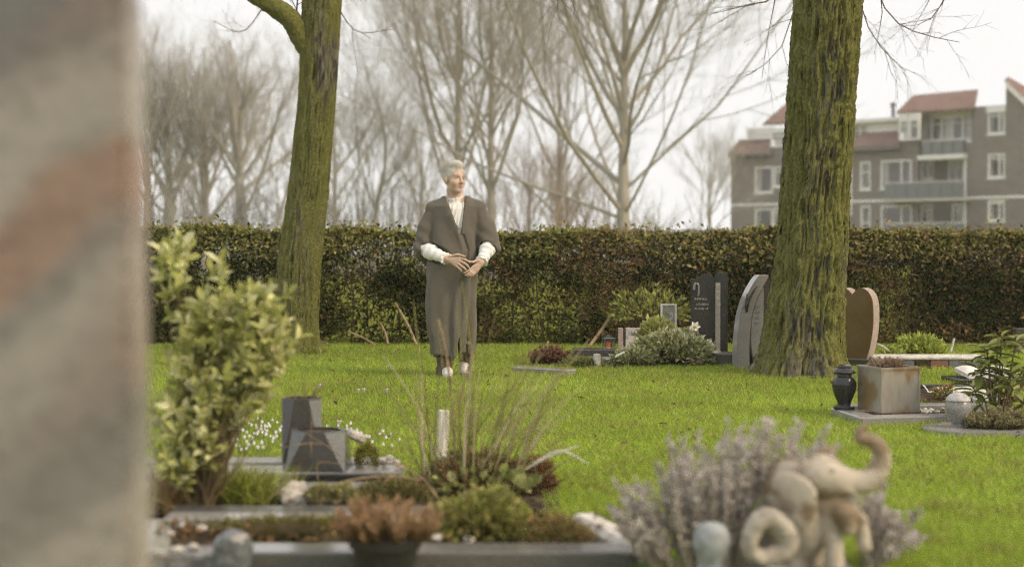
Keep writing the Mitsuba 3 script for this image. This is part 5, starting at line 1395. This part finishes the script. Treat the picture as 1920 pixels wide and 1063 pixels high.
tuft(k, cP + [-.07, 0, hP * .9], (.03, .03), 46, .12, .005, [[.30, .24, .16], [.36, .30, .22]], 131, .5, .2)
bsdf('urn_grey', {'type': 'twosided', 'bsdf': {'type': 'principled', 'base_color': speckle((.21, .205, .20), .25, 140.), 'roughness': .24, 'specular': .55}})
k = thing('urn', 'round grey lidded urn with a pale lid, in front of the rhododendron', 'urn')
cG = np.array([XL(1798, 8.45), 8.45, .035])
put(k + '__body', xf(lathe([(0, 0), (.036, 0), (.037, .014), (.034, .018), (.050, .035), (.066, .065), (.072, .095), (.069, .125), (.060, .142)], 44), None, cG), 'urn_grey', smooth=32)
put(k + '__lid', xf(lathe([(.056, .1425), (.066, .145), (.067, .150), (.058, .166), (.042, .180), (.022, .188), (.010, .190), (.009, .196), (0, .197)], 44), None, cG), 'ceramic_pale', smooth=32)
kf = thing('grave_slab', 'rounded low grey grave slab under the grey urn at the right edge', 'grave slab')
a = np.linspace(math.pi * .55, math.pi * 1.5, 30)
outl = Polygon([(XL(1805, 8.3) + .17 * math.cos(t) * 1.0, 8.42 + .22 * math.sin(t)) for t in a] + [(XL(2080, 8.2), 8.17), (XL(2080, 8.2), 8.70), (XL(1805, 8.3), 8.70)])
v, f = extrude(outl, .035, .004); v = np.stack([v[:, 0], v[:, 2], v[:, 1]], 1)
scene[kf] = mikit.ply((v, f[:, ::-1]), 'granite_grey', smooth=25)
BEDS.append((XL(1780, 8.3), XL(2100, 8.3), 8.20, 8.75))
k = thing('heather', 'low grey-green heather on the rounded slab, right of the grey urn', 'plant')
heather(k, [XL(1880, 8.4), 8.42, .03], (.30, .16, 0), 230, .115, [[.19, .185, .085], [.24, .225, .12], [.15, .15, .06], [.27, .22, .16]], [[.12, .11, .045], [.09, .08, .04]], 140, .016, .55)
# rhododendron
k = thing('rhododendron', 'rhododendron with large glossy drooping leaves at the right edge', 'shrub')
rng = np.random.default_rng(150)
yR = 8.85; base = np.array([XL(1872, yR), yR, 0.02])
P, Lp, Lf_ = [], [], []
whorls = [(1850, 655), (1905, 640), (1878, 632), (1835, 690), (1880, 680), (1920, 690), (1860, 715), (1900, 720), (1935, 640), (1825, 725), (1950, 700), (1890, 745), (1845, 745), (1960, 660), (1920, 755), (1870, 655), (1855, 685), (1895, 700)]
for (px, py) in whorls:
    tip = at(px, py, yR + rng.normal(0, .09))
    P.append(spline([base + rng.normal(0, .012, 3), base * .5 + tip * .5 + [0, 0, -.03] + rng.normal(0, .012, 3), tip], 8))
    m = rng.integers(8, 12)
    for j in range(m):
        an = j * 2.4 + rng.random(); el = .45 - .95 * j / m + rng.normal(0, .15)
        dr_ = np.array([math.cos(an) * math.cos(el), math.sin(an) * math.cos(el), math.sin(el)])
        nn = unit(np.array([0, 0, 1.0]) - dr_[2] * dr_ + rng.normal(0, .12, 3)); nn = unit(nn - (nn @ dr_) * dr_)
        Lp.append(tip - [0, 0, .006 * j]); Lf_.append([dr_, np.cross(nn, dr_), nn])
n = len(Lp); s = .125 * (.7 + .5 * rng.random(n))
put(k + '__stem', tubes(np.array(P), np.repeat(np.linspace(.009, .004, 8)[None], len(P), 0), 6), 'matte_color', smooth=True, color=tint(len(P), [[.14, .10, .06]], rng, 48))
labels[k + '__stem'] = {'kind': 'stuff'}
LC = tint(n, [[.20, .235, .07], [.26, .29, .10], [.15, .18, .05], [.31, .32, .13]], rng, 1, .15)
SH = (np.array([[0, 0, 0], [.2, .33, .10], [.5, .5, .10], [.8, .36, .02], [1, 0, -.12], [.8, -.36, .02], [.5, -.5, .10], [.2, -.33, .10], [.25, 0, .02], [.55, 0, .0], [.82, 0, -.06]]),
      np.array([[0, 8, 1], [1, 8, 9], [1, 9, 2], [2, 9, 10], [2, 10, 3], [3, 10, 4], [0, 7, 8], [7, 9, 8], [7, 6, 9], [6, 10, 9], [6, 5, 10], [5, 4, 10]]))
for i in range(n):
    put(k + '__leaf', leaves(np.array([Lp[i]]), np.array([Lf_[i]]), s[i], s[i] * .36, SH), 'leaf_gloss', smooth=True, color=np.repeat(LC[i:i + 1], 11, 0))
# farther kerbs at the right
kg = thing('grave_kerb', 'long low kerb faced with blue-grey and red granite panels, behind the square planter', 'grave kerb')
YM = 13.05
rail(kg + '__top_rail', (XL(1640, YM), YM - .01), (XL(1860, YM), YM - .01), .42, .078, .100, 'stone_pale')
stone('granite_red', (.21, .105, .075), .35, .3, .5, 200.)
xs = [1645, 1662, 1693, 1716, 1745, 1780, 1812, 1845]
for i, (a_, b_) in enumerate(zip(xs[:-1], xs[1:])):
    put(kg + '__panel', xf(bevel_box((b_ - a_) * YM / F - .006, .38, .078, .004), None, (XL((a_ + b_) / 2, YM), YM + .19, 0)), ['granite_red', 'granite_red', 'granite_blue', 'mossy_log', 'granite_red', 'granite_blue', 'granite_blue'][i])
BEDS.append((XL(1640, YM), XL(1870, YM), YM - .05, YM + .45))
k = thing('creeping_heather', 'low rusty-red heather spilling over the panelled kerb', 'plant')
heather(k, [XL(1672, 12.9), 12.9, .0], (.14, .08, 0), 60, .10, [[.22, .11, .07], [.28, .15, .10]], [[.12, .09, .04]], 160, .022, .5)
k = thing('perennial_patch', 'bright yellow-green leafy perennial patch between the panelled kerb and the hedge', 'plant')
bush(k, [XL(1725, 14.3), 14.3, .06], (.22, .14, .14), 900, .06, [[.27, .31, .07], [.33, .36, .11], [.20, .23, .05]], 161, wr=.4, stems=30, shell=.3)
k = thing('perennial_patch', 'smaller yellow-green leafy patch right of the heart headstone', 'plant')
bush(k, [XL(1672, 14.0), 14.0, .03], (.10, .1, .08), 360, .05, [[.25, .28, .07], [.30, .32, .10]], 162, wr=.4, stems=16, shell=.3)
k = thing('vase', 'dark grey pointed grave vase standing at the foot of the hedge', 'vase')
put(k + '__body', xf(lathe([(0, 0), (.018, 0), (.020, .03), (.030, .08), (.044, .125), (.048, .150), (.040, .158), (.036, .150), (0, .145)], 30), None, [XL(1699, 15.2), 15.2, 0]), 'granite_charcoal', smooth=32)
k = thing('white_stake', 'short white wooden stake in the grass before the right hedge', 'stake')
scene[k] = mikit.ply(tube([at(1781, 665, 14.9), at(1789, 634, 14.9)], [.013, .011], 6), 'wood_white', smooth=True)
k = thing('twig', 'pale bare twig sticking out right of the heart headstone', 'twig')
scene[k] = mikit.ply(tube([at(1645, 645, 13.6), at(1658, 651, 13.5), at(1668, 658, 13.45)], [.010, .008, .003], 6, 12), 'wood_white', smooth=True)
kh = thing('open_book_stone', 'pale stone in the shape of an open book on a dark slab, behind the rhododendron', 'grave stone')
YO = 11.6; cO = np.array([XL(1855, YO), YO, .0])
put(kh + '__slab', xf(bevel_box(.58, .42, .05, .005), rotz(.1), cO), 'granite_black')
for s_ in (-1, 1):
    t = np.linspace(0, 1, 12); zt = .035 * np.sin(t * 2.6) + .012
    sec = [(s_ * .20 * a, z) for a, z in zip(t, zt)] + [(s_ * .20, 0), (0, 0)]
    v, f = extrude(Polygon(sec).buffer(0), .28, .002)
    put(kh + '__page', xf((v, f), rotz(.1) @ rotx(.12), cO + [0, -.15, .052]), 'wood_white', smooth=25)
k = thing('flat_gravestone', 'pale tilted flat gravestone lying behind the grey urn', 'gravestone')
scene[k] = mikit.ply(xf(bevel_box(.30, .34, .05, .012), rotz(.25) @ rotx(.06), [XL(1812, 10.2), 10.2, .03]), 'stone_pale')
k = thing('flat_gravestone', 'smaller pale flat gravestone right behind the first, near the rhododendron stem', 'gravestone')
scene[k] = mikit.ply(xf(bevel_box(.22, .2, .06, .012), rotz(-.2), [XL(1868, 9.85), 9.95, .0]), 'stone_pale')
kk = thing('grave_bed', 'dark earth grave bed edged with a black kerb, behind the square planter', 'grave bed')
bed(kk + '__soil', XL(1708, 10.3), XL(1800, 10.3), 9.9, 10.9, .03, 25)
rail(kk + '__rail', (XL(1712, 10.9), 10.9), (XL(1840, 10.9), 10.9), .09, 0, .05, 'granite_black')
rail(kk + '__rail', (XL(1698, 9.9), 9.9), (XL(1712, 10.9), 10.9), .06, 0, .045, 'granite_black')
BEDS.append((XL(1708, 10.3), XL(1830, 10.3), 9.85, 11.0)); BEDS.append((XL(1810, 11.6), XL(1900, 11.6), 11.35, 11.85))
k = thing('bent_wire', 'thin white bent wire standing in the dark grave bed', 'wire')
scene[k] = mikit.ply(tube([at(1731, 722, 10.6), at(1738, 730, 10.55), at(1741, 735, 10.5), at(1748, 734, 10.5)], [.006, .005, .006, .004], 6, 16), 'wood_white', smooth=True)
k = thing('spotted_leaf_plant', 'small olive plant with brown leaves at the right end of the dark grave bed', 'plant')
bush(k, [XL(1772, 10.1), 10.1, .05], (.06, .05, .06), 120, .04, [[.16, .15, .05], [.22, .14, .06], [.24, .24, .08]], 165, stems=10, shell=.3)
k = thing('dark_tablet', 'small dark tablet with pale edge half hidden at the hedge foot, far right', 'grave tablet')
scene[k] = mikit.ply(xf(bevel_box(.22, .05, .26, .01), None, [XL(1925, 14.8), 14.8, 0]), 'granite_charcoal')
# canes leaning on the hedge
for (a_, b_, Y0, r_, lab) in (((741, 568), (782, 648), 16.0, .014, 'long cane leaning against the hedge left of the woman'), ((713, 605), (728, 646), 16.0, .011, 'short cane leaning against the hedge, farthest left'),
        ((1147, 590), (1103, 652), 15.8, .017, 'stout cane leaning right against the hedge, behind the grave lantern'), ((1028, 640), (1020, 652), 16.0, .012, 'broken cane stub at the hedge foot right of the woman'),
        ((655, 622), (705, 648), 16.0, .010, 'fallen pale branch at the hedge foot left of the short cane'), ((600, 640), (622, 650), 15.9, .009, 'pale root-like twig at the foot of the left mossy tree')):
    k = thing('cane', lab, 'cane')
    A_, B_ = at(*a_, Y0 + .1), at(*b_, Y0 - .12)
    scene[k] = mikit.ply(tube([A_, (A_ + B_) / 2 + [.012, 0, .006], B_], [r_ * .8, r_, r_], 7, 10), 'wood_cane', smooth=True)
k = thing('tuft', 'rough grass and low leaves around the foot of the left mossy tree', 'grass tuft')
tuft(k, [XL(585, 14.8), 14.7, 0], (.07, .05), 160, .14, .009, [[.17, .19, .04], [.24, .24, .08], [.12, .13, .03]], 171, .5, .4)
# ------------------------------------------------------------------ the woman
YW = 12.18; SW = 237.5
kw = thing('person', 'white-haired woman in a long grey-brown cardigan and white blouse walking with hands joined', 'person')
OW = np.array([XL(858, YW), YW, 0.0])
def H(px, py, y=0.0): return np.array([(px - 858) / SW, y, (708 - py) / SW])
yaw, tilt = math.radians(38), math.radians(4)
HR = rotz(yaw) @ roty(tilt) @ rotx(math.radians(-4))             # head frame: x her left ... y back, z up; she looks along -y
HC = H(851.5, 338.5, -.015)
def in_head(p): return (p - HC) @ HR
def head_sdf(p):
    q = in_head(p); x, y, z = q.T; ax = np.abs(x); m = np.stack([ax, y, z], 1)
    d = sd_ell(q, (0, .012, .040), (.073, .092, .088))
    d = smin(d, sd_ell(q, (0, -.030, -.040), (.053, .061, .073)), .03)
    d = smin(d, sd_ell(q, (0, -.066, -.094), (.024, .020, .018)), .022)
    d = smin(d, sd_ell(m, (.036, -.056, -.032), (.026, .026, .026)), .018)
    d = smin(d, sd_cone(m, (.0, -.082, .022), (.040, -.070, .024), .012, .011), .012)
    sock = sd_ell(m, (.031, -.097, .004), (.019, .017, .012))
    d = -smin(-d, sock, .012)
    d = smin(d, sd_ell(m, (.031, -.0715, .003), (.0150, .0130, .0115)), .004)
    d = smin(d, sd_cone(q, (0, -.088, .012), (0, -.108, -.030), .0085, .0120), .008)
    d = smin(d, sd_ell(m, (.011, -.096, -.034), (.009, .010, .008)), .006)
    d = smin(d, sd_cone(m, (0, -.091, -.0565), (.019, -.083, -.0595), .0060, .0040), .004)
    d = smin(d, sd_cone(m, (0, -.090, -.0690), (.016, -.083, -.0665), .0070, .0045), .004)
    d = -smin(-d, sd_cone(m, (0, -.099, -.0625), (.021, -.089, -.0615), .0028, .0022), .002)
    d = smin(d, sd_ell(m, (.074, .008, -.006), (.009, .019, .031)), .006)
    nk = sd_cone(p, HC + HR @ np.array([0, .022, -.075]), H(853, 380, .03), .046, .054)
    return smin(d, nk, .012)
# arms: shoulder, elbow, wrist
SHR, ELR, WRR = H(812, 392, .02), H(797, 468, -.02), H(840, 486, -.205)
SHL, ELL, WRL = H(897, 390, .02), H(917, 462, -.03), H(903, 492, -.185)
yH = -.232
FR = [[(846, 481, -.225), (860, 477.5, -.245), (873.5, 481, -.25)],
      [(863, 484.5, -.238), (873, 486.5, -.247), (878, 489, -.245), (883, 492, -.24)],
      [(863.5, 489.5, -.238), (872.5, 493.5, -.252), (878, 497.5, -.25), (881.5, 502, -.244)],
      [(861, 494, -.236), (868, 499, -.25), (872.5, 502.5, -.25), (875.5, 506, -.245)],
      [(857, 497.5, -.23), (862.5, 502.5, -.244), (865.5, 505, -.244), (867.5, 508.5, -.24)]]
FL = [[(897, 488, -.205), (888, 491.5, -.232), (880, 490, -.24)],
      [(888.5, 500.5, -.215), (881.5, 506, -.235), (877, 509, -.238), (871.5, 511.5, -.236)],
      [(890.5, 504, -.212), (884, 510, -.232), (879.5, 513, -.236), (874, 515.5, -.234)],
      [(893, 506.5, -.208), (887, 512, -.226), (882.5, 514.8, -.23), (878, 517, -.23)],
      [(895.5, 507.5, -.203), (890.5, 513, -.218), (887.5, 515.5, -.222), (884, 517.5, -.222)]]
def hand_sdf(p, wrist, elbow, Fg, sgn):
    d = sd_cone(p, elbow * .35 + wrist * .65, wrist, .030, .0245)
    for i, ch in enumerate(Fg):
        c = np.array([H(*q) for q in ch])
        d = smin(d, sd_cone(p, wrist, c[0], .021, .0125 if i else .0135), .012)
    for i, ch in enumerate(Fg):
        c = np.array([H(*q) for q in ch]); r = np.array([.0098, .0085, .0075, .0062]) * (1.08 if i == 0 else .92 if i == 4 else 1)
        d = smin(d, sd_chain(p, c, r[:len(c)] if len(c) == 4 else r[[0, 1, 3]], .003), .005)
    return d
def body_sdf(p):
    d = sd_ell(p, H(854, 430, .03), (.155, .10, .24))
    d = smin(d, sd_ell(p, H(848, 540, .03), (.155, .11, .20)), .08)
    d = smin(d, sd_cone(p, H(840, 384, .03), H(820, 390, .03), .06, .055), .05)
    d = smin(d, sd_cone(p, H(866, 384, .03), H(890, 390, .03), .06, .055), .05)
    d = smin(d, sd_cone(p, H(853, 360, .02), H(853, 395, .03), .056, .075), .03)
    for s_, e_, w_ in ((SHR, ELR, WRR), (SHL, ELL, WRL)):
        d = smin(d, sd_chain(p, [s_, e_, w_], [.052, .042, .027], .015), .03)
    d = smin(d, sd_chain(p, [H(838, 560, .02), H(834, 640, .0), H(834, 694, .005)], [.075, .052, .042], .02), .05)
    d = smin(d, sd_chain(p, [H(867, 560, .03), H(872, 625, -.005), H(873, 678, .075)], [.075, .050, .040], .02), .05)
    return d
hv, hf = surface_nets(head_sdf, HC - [.13, .14, .25], HC + [.13, .14, .15], .0042)
r1 = surface_nets(lambda p: hand_sdf(p, WRR, ELR, FR, 1), (-.16, -.29, .80), (.14, -.08, 1.02), .0032)
r2 = surface_nets(lambda p: hand_sdf(p, WRL, ELL, FL, -1), (.03, -.28, .77), (.27, -.06, 1.0), .0032)
b_ = surface_nets(body_sdf, (-.36, -.28, .02), (.36, .2, 1.5), .014)
def to_man(vf):
    return m3.Manifold(m3.Mesh(vf[0].astype(np.float32), vf[1].astype(np.uint32)))
try:
    man = to_man(b_) + to_man((hv, hf)) + to_man(r1) + to_man(r2)
    bv, bf = mf(man)
    if len(bv) < 1000: raise ValueError
except Exception:
    bv, bf = join([b_, (hv, hf), r1, r2])
rng = np.random.default_rng(300)
q = in_head(bv); m = np.stack([np.abs(q[:, 0]), q[:, 1], q[:, 2]], 1)
skin = np.tile([.54, .385, .30], (len(bv), 1)) * (0.92 + .16 * meshkit.fbm(bv * 60, 2))[:, None]
hd = bv[:, 2] > 1.36
def blob(c, r): return hd & (sd_ell(m, c, r) < 0)
skin[blob((.040, -.06, -.030), (.022, .03, .018))] = [.56, .35, .28]
skin[blob((.0, -.088, -.0565), (.020, .014, .0055)) | blob((.0, -.088, -.0680), (.018, .014, .0070))] = [.46, .25, .20]
skin[blob((.0, -.095, -.0623), (.021, .02, .0026))] = [.11, .045, .035]
skin[blob((.031, -.084, .0115), (.0165, .014, .0040))] = [.10, .07, .05]
skin[blob((.031, -.086, .0025), (.0120, .010, .0048))] = [.48, .44, .40]
skin[blob((.030, -.088, .0028), (.0056, .012, .0052))] = [.045, .035, .03]
skin[blob((.033, -.080, .0275), (.0200, .020, .0042))] = [.24, .18, .13]
bsdf('skin', {'type': 'twosided', 'bsdf': {'type': 'principled', 'base_color': VC, 'roughness': .5, 'specular': .4, 'sheen': .2}})
scene[kw] = mikit.ply((bv + OW, bf), 'skin', smooth=True, color=skin)

# hair: a swept-back short cut with a lifted fringe
def hair_sdf(p):
    q = in_head(p); x, y, z = q.T
    m = np.stack([np.abs(x), y, z], 1)
    d = sd_ell(q, (0, .018, .046), (.0805, .0975, .0955))
    d = smin(d, sd_ell(q, (-.010, -.040, .116), (.056, .048, .034)), .03)
    d = smin(d, sd_ell(q, (0, .040, .118), (.054, .056, .034)), .03)
    cut = sd_ell(q, (0, -.085, -.020), (.080, .072, .088))
    d = np.maximum(d, -cut)
    d = np.maximum(d, -(z - .012 + np.clip(y + .01, 0, .06) * 1.25))
    d = np.maximum(d, -sd_ell(m, (.080, -.004, -.020), (.022, .026, .036)))
    s = meshkit.fbm(np.stack([x * 95, (y + z) * 14, (z - y) * 28], 1) + 7, 3)
    return d + .016 * (s - .5)
v, f = surface_nets(hair_sdf, HC - [.15, .16, .15], HC + [.15, .17, .21], .0042)
hc = np.array([.50, .47, .43]) * (.78 + .44 * meshkit.fbm((v - HC) @ HR * [150, 20, 20], 3))[:, None]
put(kw + '__hair', (v + OW, f), 'matte_color', smooth=True, color=np.clip(hc, 0, .8))
n = 620
d = unit(np.stack([rng.normal(0, 1, n), rng.normal(.15, 1, n), np.abs(rng.normal(.5, .6, n))], 1))
rt_ = np.stack([d[:, 0] * .078, .018 + d[:, 1] * .094, .052 + d[:, 2] * .094], 1)
ok = ~((rt_[:, 1] < -.03) & (rt_[:, 2] < .095)); rt_ = rt_[ok]; d = d[ok]; n = len(rt_)
flow = unit(d * .16 + np.stack([-.25 + rng.normal(0, .25, n), .55 + rng.normal(0, .2, n), .45 + rng.normal(0, .2, n)], 1))
L = .022 + .026 * rng.random(n)
Pp = np.stack([rt_, rt_ + flow * L[:, None] * .5, rt_ + flow * L[:, None] + [0, .006, -.002]], 1)
put(kw + '__hair__strand', xf(tubes(Pp @ HR.T + HC, np.tile([.0015, .0013, .0005], (n, 1)), 4), None, OW), 'matte_color', smooth=True, color=tint(n, [[.56, .53, .49], [.46, .42, .38], [.62, .60, .57]], rng, 12, .1))
labels[kw + '__hair__strand'] = {'kind': 'stuff'}

# blouse: collar, front and sleeves with ruffled cuffs
def sleeve(p, el, wr, r0, r1, seed):
    ax = unit(wr - el); L = np.linalg.norm(wr - el)
    t = (p - el) @ ax; u_ = np.clip(t / L, -.1, 1.0)
    rel = p - el - t[:, None] * ax
    rad = np.linalg.norm(rel, axis=1)
    a1 = unit(np.cross(ax, [.1, .2, 1])); a2 = np.cross(ax, a1)
    ang = np.arctan2(rel @ a2, rel @ a1)
    R = r0 + (r1 - r0) * np.clip(u_, 0, 1)**.8 + .006 * np.sin(u_ * 26 + seed) * np.sin(ang * 2 + seed) + .012 * np.exp(-((u_ - .30) / .16)**2)
    R = R - .007 * np.exp(-((u_ - .89) / .035)**2) + np.clip(u_ - .90, 0, 1) * .12 * (1 + .4 * np.sin(ang * 8 + seed))
    d = np.maximum(rad - R, np.abs(t - L * .42) - L * .585)
    return d * .8
def blouse_sdf(p):
    d = sd_ell(p, H(854, 432, .02), (.150, .122, .25))
    d = np.maximum(d, -(p[:, 2] - 1.08))
    ck = HC + HR @ np.array([0, .018, -.07]); c0 = H(853, 384, .028); axn = unit(ck - c0)
    t = (p - c0) @ axn; rr_ = np.linalg.norm(p - c0 - t[:, None] * axn, axis=1)
    ang = np.arctan2(p[:, 1] - c0[1], p[:, 0] - c0[0])
    coll = np.maximum(np.abs(rr_ - (.0640 + .10 * np.clip(t - .04, 0, 1) + .0030 * np.sin(ang * 17))) - .0060, np.abs(t - .028) - (.040 + .004 * np.sin(ang * 17)))
    d = smin(d, coll, .012)
    d = smin(d, sd_cone(p, c0 - [0, .0, .01], H(853, 396, .02), .066, .098), .02)
    d = smin(d, sd_cone(p, H(830, 394, .02), H(876, 393, .02), .066, .066), .03)
    d += .004 * np.sin(p[:, 0] * 190 + 3 * np.sin(p[:, 2] * 17)) * (p[:, 2] < 1.36)
    nk = sd_cone(p, c0 + [0, 0, .012], ck + (ck - c0) * .5, .0575, .0560)
    return np.maximum(d, -nk)
flat('blouse_cotton', (.80, .79, .77), .75, .3)
put(kw + '__blouse', xf(surface_nets(blouse_sdf, (-.20, -.16, 1.06), (.18, .17, 1.50), .006), None, OW), 'blouse_cotton', smooth=True)
for el, wr, r0, r1, sd_ in ((ELR, WRR, .058, .040, 1), (ELL, WRL, .056, .039, 2)):
    w2 = wr + unit(wr - el) * -.006
    lo_, hi_ = np.minimum(el, w2) - .10, np.maximum(el, w2) + .10
    put(kw + '__sleeve', xf(surface_nets(lambda p: sleeve(p, el, w2, r0, r1, sd_), lo_, hi_, .0048), None, OW), 'blouse_cotton', smooth=True)
put(kw + '__necklace', xf(tube([H(839, 375, -.075), H(845, 395, -.112), H(854, 416, -.128), H(861, 425, -.131), H(865, 412, -.128), H(869, 392, -.112), H(869, 376, -.08)], [.0028] * 7, 6, 40), None, OW), 'steel', smooth=True)
put(kw + '__necklace__pendant', xf(lathe([(0, -.012), (.009, -.008), (.012, 0), (.008, .010), (0, .014)], 14), None, OW + H(861.5, 428, -.134)), 'steel', smooth=True)

# the long knitted cardigan
zz = np.array([(708 - y) / SW for y in (668, 640, 621, 576, 522, 490, 460, 430, 405, 388, 374)])
xl = np.array([(x - 858) / SW for x in (814, 811, 807, 802, 802, 806, 812, 816, 817, 818, 832)])
xr = np.array([(x - 858) / SW for x in (886, 888, 889, 890, 894, 896, 896, 895, 894, 892, 880)])
dp = np.array([.150, .150, .150, .150, .152, .150, .146, .142, .135, .115, .085])
def card_sdf(p):
    x, y, z = p.T
    L_, R_, D_ = (np.interp(z, zz, a) for a in (xl, xr, dp))
    cx_, hw = (L_ + R_) / 2, (R_ - L_) / 2
    u_, w_ = (x - cx_) / hw, (y - .02) / D_
    k_ = (np.abs(u_)**2.3 + np.abs(w_)**2.3 + 1e-9)**(1 / 2.3)
    ang = np.arctan2(w_, u_)
    low = np.clip((1.0 - z) / .8, 0, 1)
    wn = meshkit.fbm(p * [4, 4, 1.6] + 3, 2)
    fold = low * (.024 * np.sin(ang * 6 + 1.2 + 2.4 * wn) + .011 * np.sin(ang * 13 - 2 * z + 3 * wn)) + .014 * (meshkit.fbm(p * [9, 9, 4], 3) - .5) + (1 - low) * .006 * np.sin(ang * 5 + z * 16 + 3 * wn)
    line = np.interp(z, [.17, .55, .78, 1.0, 1.13, 1.2], [(x_ - 858) / SW for x_ in (853, 857, 864, 874, 864.5, 862)])
    fr_ = np.clip(-w_ * 2, 0, 1)
    step = .020 * fr_ / (1 + np.exp((x - line) / .0035))
    groove = .015 * fr_ * np.exp(-((x - line - .016 - .02 * low) / (.010 + .016 * low))**2) * (z < 1.13)
    hemline = .014 * fr_ * np.exp(-((x - line + .022) / .010)**2) * (z < 1.16)
    d = (k_ - 1) * np.minimum(hw, D_) - fold - step + groove - hemline * .35
    d = np.maximum(d, z - 1.425)
    d = smin(d, sd_cone(p, H(838, 381, .02), H(812, 392, .02), .050, .062), .03)
    d = smin(d, sd_cone(p, H(870, 380, .02), H(897, 391, .02), .050, .062), .03)
    # batwing sleeves
    for s_, e_, w2, sg in ((SHR, ELR, WRR, -1), (SHL, ELL, WRL, 1)):
        e2 = e_ + np.array([sg * .005, .015, -.005])
        out = sd_chain(p, [s_ + [0, 0, -.02], s_ * .5 + e2 * .5 + [sg * .012, .01, 0], e2], [.058, .076, .088], .02)
        out = smin(out, sd_cone(p, s_ * .5 + e2 * .5 - [sg * .06, -.03, .02], e2 + [-sg * .035, .07, -.075], .07, .055), .04)
        out += .006 * np.sin(p[:, 2] * 60 + p[:, 0] * 40) * np.clip((1.25 - p[:, 2]) * 5, 0, 1)
        f_ = unit(w2 - e_)
        tt = (p - e_) @ f_
        out = np.maximum(out, tt - (.062 + .02 * np.sin(p[:, 0] * 30)))                # the sleeve's mouth
        out = np.maximum(out, -(e_[2] - .155 - p[:, 2]) * -1 if False else (e_[2] - .15 - p[:, 2]))
        d = smin(d, out, .009)
        hole = sd_chain(p, [e_ - f_ * .01, e_ + f_ * .10, w2 + f_ * .05], [.066, .074, .070], .0)
        d = np.maximum(d, -hole)
    # V neck between the lapels
    zt = np.clip((z - 1.128) / (1.415 - 1.128), 0, 1.4)
    le, re = (863.5 - 858 - 26 * zt) / SW, (865 - 858 + 7.5 * zt) / SW
    vee = np.maximum(np.maximum(le - x, x - re), np.maximum(1.125 - z, y + .012))
    d = -smin(-d, vee, .010)
    nk = sd_cone(p, H(853, 400, .02), H(854, 355, .015), .085, .078)
    d = np.maximum(d, -nk)
    # the fronts part towards the hem
    gap = np.maximum(np.abs(x - (line + .030 + .0 * z)) - np.clip(.016 * (.34 - z) / .14, 0, .014), np.maximum(y + .02, z - .34))
    d = -smin(-d, gap, .008)
    hemz = .175 + .012 * np.sin(ang * 5) + np.where(x > 0, .020, 0)
    d = np.maximum(d, hemz - z)
    inner = (k_ - 1) * np.minimum(hw, D_) + .030
    inner = np.maximum(inner, z - .52)
    return np.maximum(d, -inner) * .8
def knit(p, n, uv):
    a = fbm(p.x * 300, p.y * 300, p.z * 70, 2); b = fbm(p.x * 16, p.y * 16, p.z * 5, 3)
    return mix((.112, .101, .082), (.168, .153, .128), a * .55 + b * .45)
bsdf('knit', {'type': 'twosided', 'bsdf': {'type': 'bumpmap', 'scale': .004, 'arbitrary': proc(lambda p, n, uv: fbm(p.x * 240, p.y * 240, p.z * 50, 2), 1e-3),
     'bsdf': {'type': 'principled', 'base_color': proc(knit), 'roughness': .95, 'specular': .15, 'sheen': .6}}})
put(kw + '__cardigan', xf(surface_nets(card_sdf, (-.38, -.20, .14), (.36, .22, 1.47), .0075), None, OW), 'knit', smooth=True)

# trousers and shoes
def trouser(p):
    d = sd_chain(p, [H(838, 560, .02), H(834, 640, .0), H(834, 706, .01)], [.090, .070, .066], .02)
    d = smin(d, sd_chain(p, [H(866, 560, .03), H(872, 625, -.01), H(873, 676, .075)], [.090, .068, .056], .02), .02)
    d += .006 * np.sin(p[:, 2] * 45 + p[:, 0] * 60) * np.exp(-((p[:, 2] - .08) / .08)**2)
    d = np.maximum(d, np.where(p[:, 0] < (853 - 858) / SW, .018, .085 - p[:, 1] * .1) - p[:, 2])
    return np.maximum(d, p[:, 2] - .62)
flat('trouser_cloth', (.105, .078, .055), .9, .2)
put(kw + '__trousers', xf(surface_nets(trouser, (-.22, -.16, .0), (.2, .2, .66), .008), None, OW), 'trouser_cloth', smooth=True)
flat('shoe_leather', (.66, .64, .62), .5, .4); flat('shoe_sole', (.42, .40, .37), .7, .3)
def shoe(key, heel, toe, up):
    heel, toe = np.asarray(heel), np.asarray(toe); ax = unit(toe - heel); L = np.linalg.norm(toe - heel); up = unit(up - (up @ ax) * ax); sd = np.cross(ax, up)
    B = np.stack([ax, sd, up], 1)
    def f_(p):
        q = (p - heel) @ B
        d = sd_chain(q, [[.03, 0, .045], [L * .5, 0, .042], [L - .045, .003, .030]], [.036, .040, .036], .02)
        d = smin(d, sd_cone(q, [.025, 0, .06], [.03, 0, .11], .036, .040), .02)
        return np.maximum(d, -(q[:, 2] - .012))
    def g_(p):
        q = (p - heel) @ B
        d = sd_chain(q * [1, 1, 0], [[.03, 0, 0], [L * .5, 0, 0], [L - .045, .003, 0]], [.039, .041, .039], .02)
        return np.maximum(d, np.abs(q[:, 2] - .006) - .010)
    lo_, hi_ = np.minimum(heel, toe) - .13, np.maximum(heel, toe) + .13
    put(key, xf(surface_nets(f_, lo_, hi_, .0055), None, OW), 'shoe_leather', smooth=True)
    n_ = 0
    kk_ = max(q for q in scene if q.startswith(key) and q.count('__') == 1)
    put(kk_ + '__sole', xf(surface_nets(g_, lo_, hi_, .0055), None, OW), 'shoe_sole', smooth=40)
shoe(kw + '__shoe', [-.088, .085, .004], [-.068, -.185, .004], np.array([0, 0, 1.0]))
shoe(kw + '__shoe', [.052, .185, .135], [.060, .0, .004], np.array([0, -.6, 1.0]))
grow_lawn()
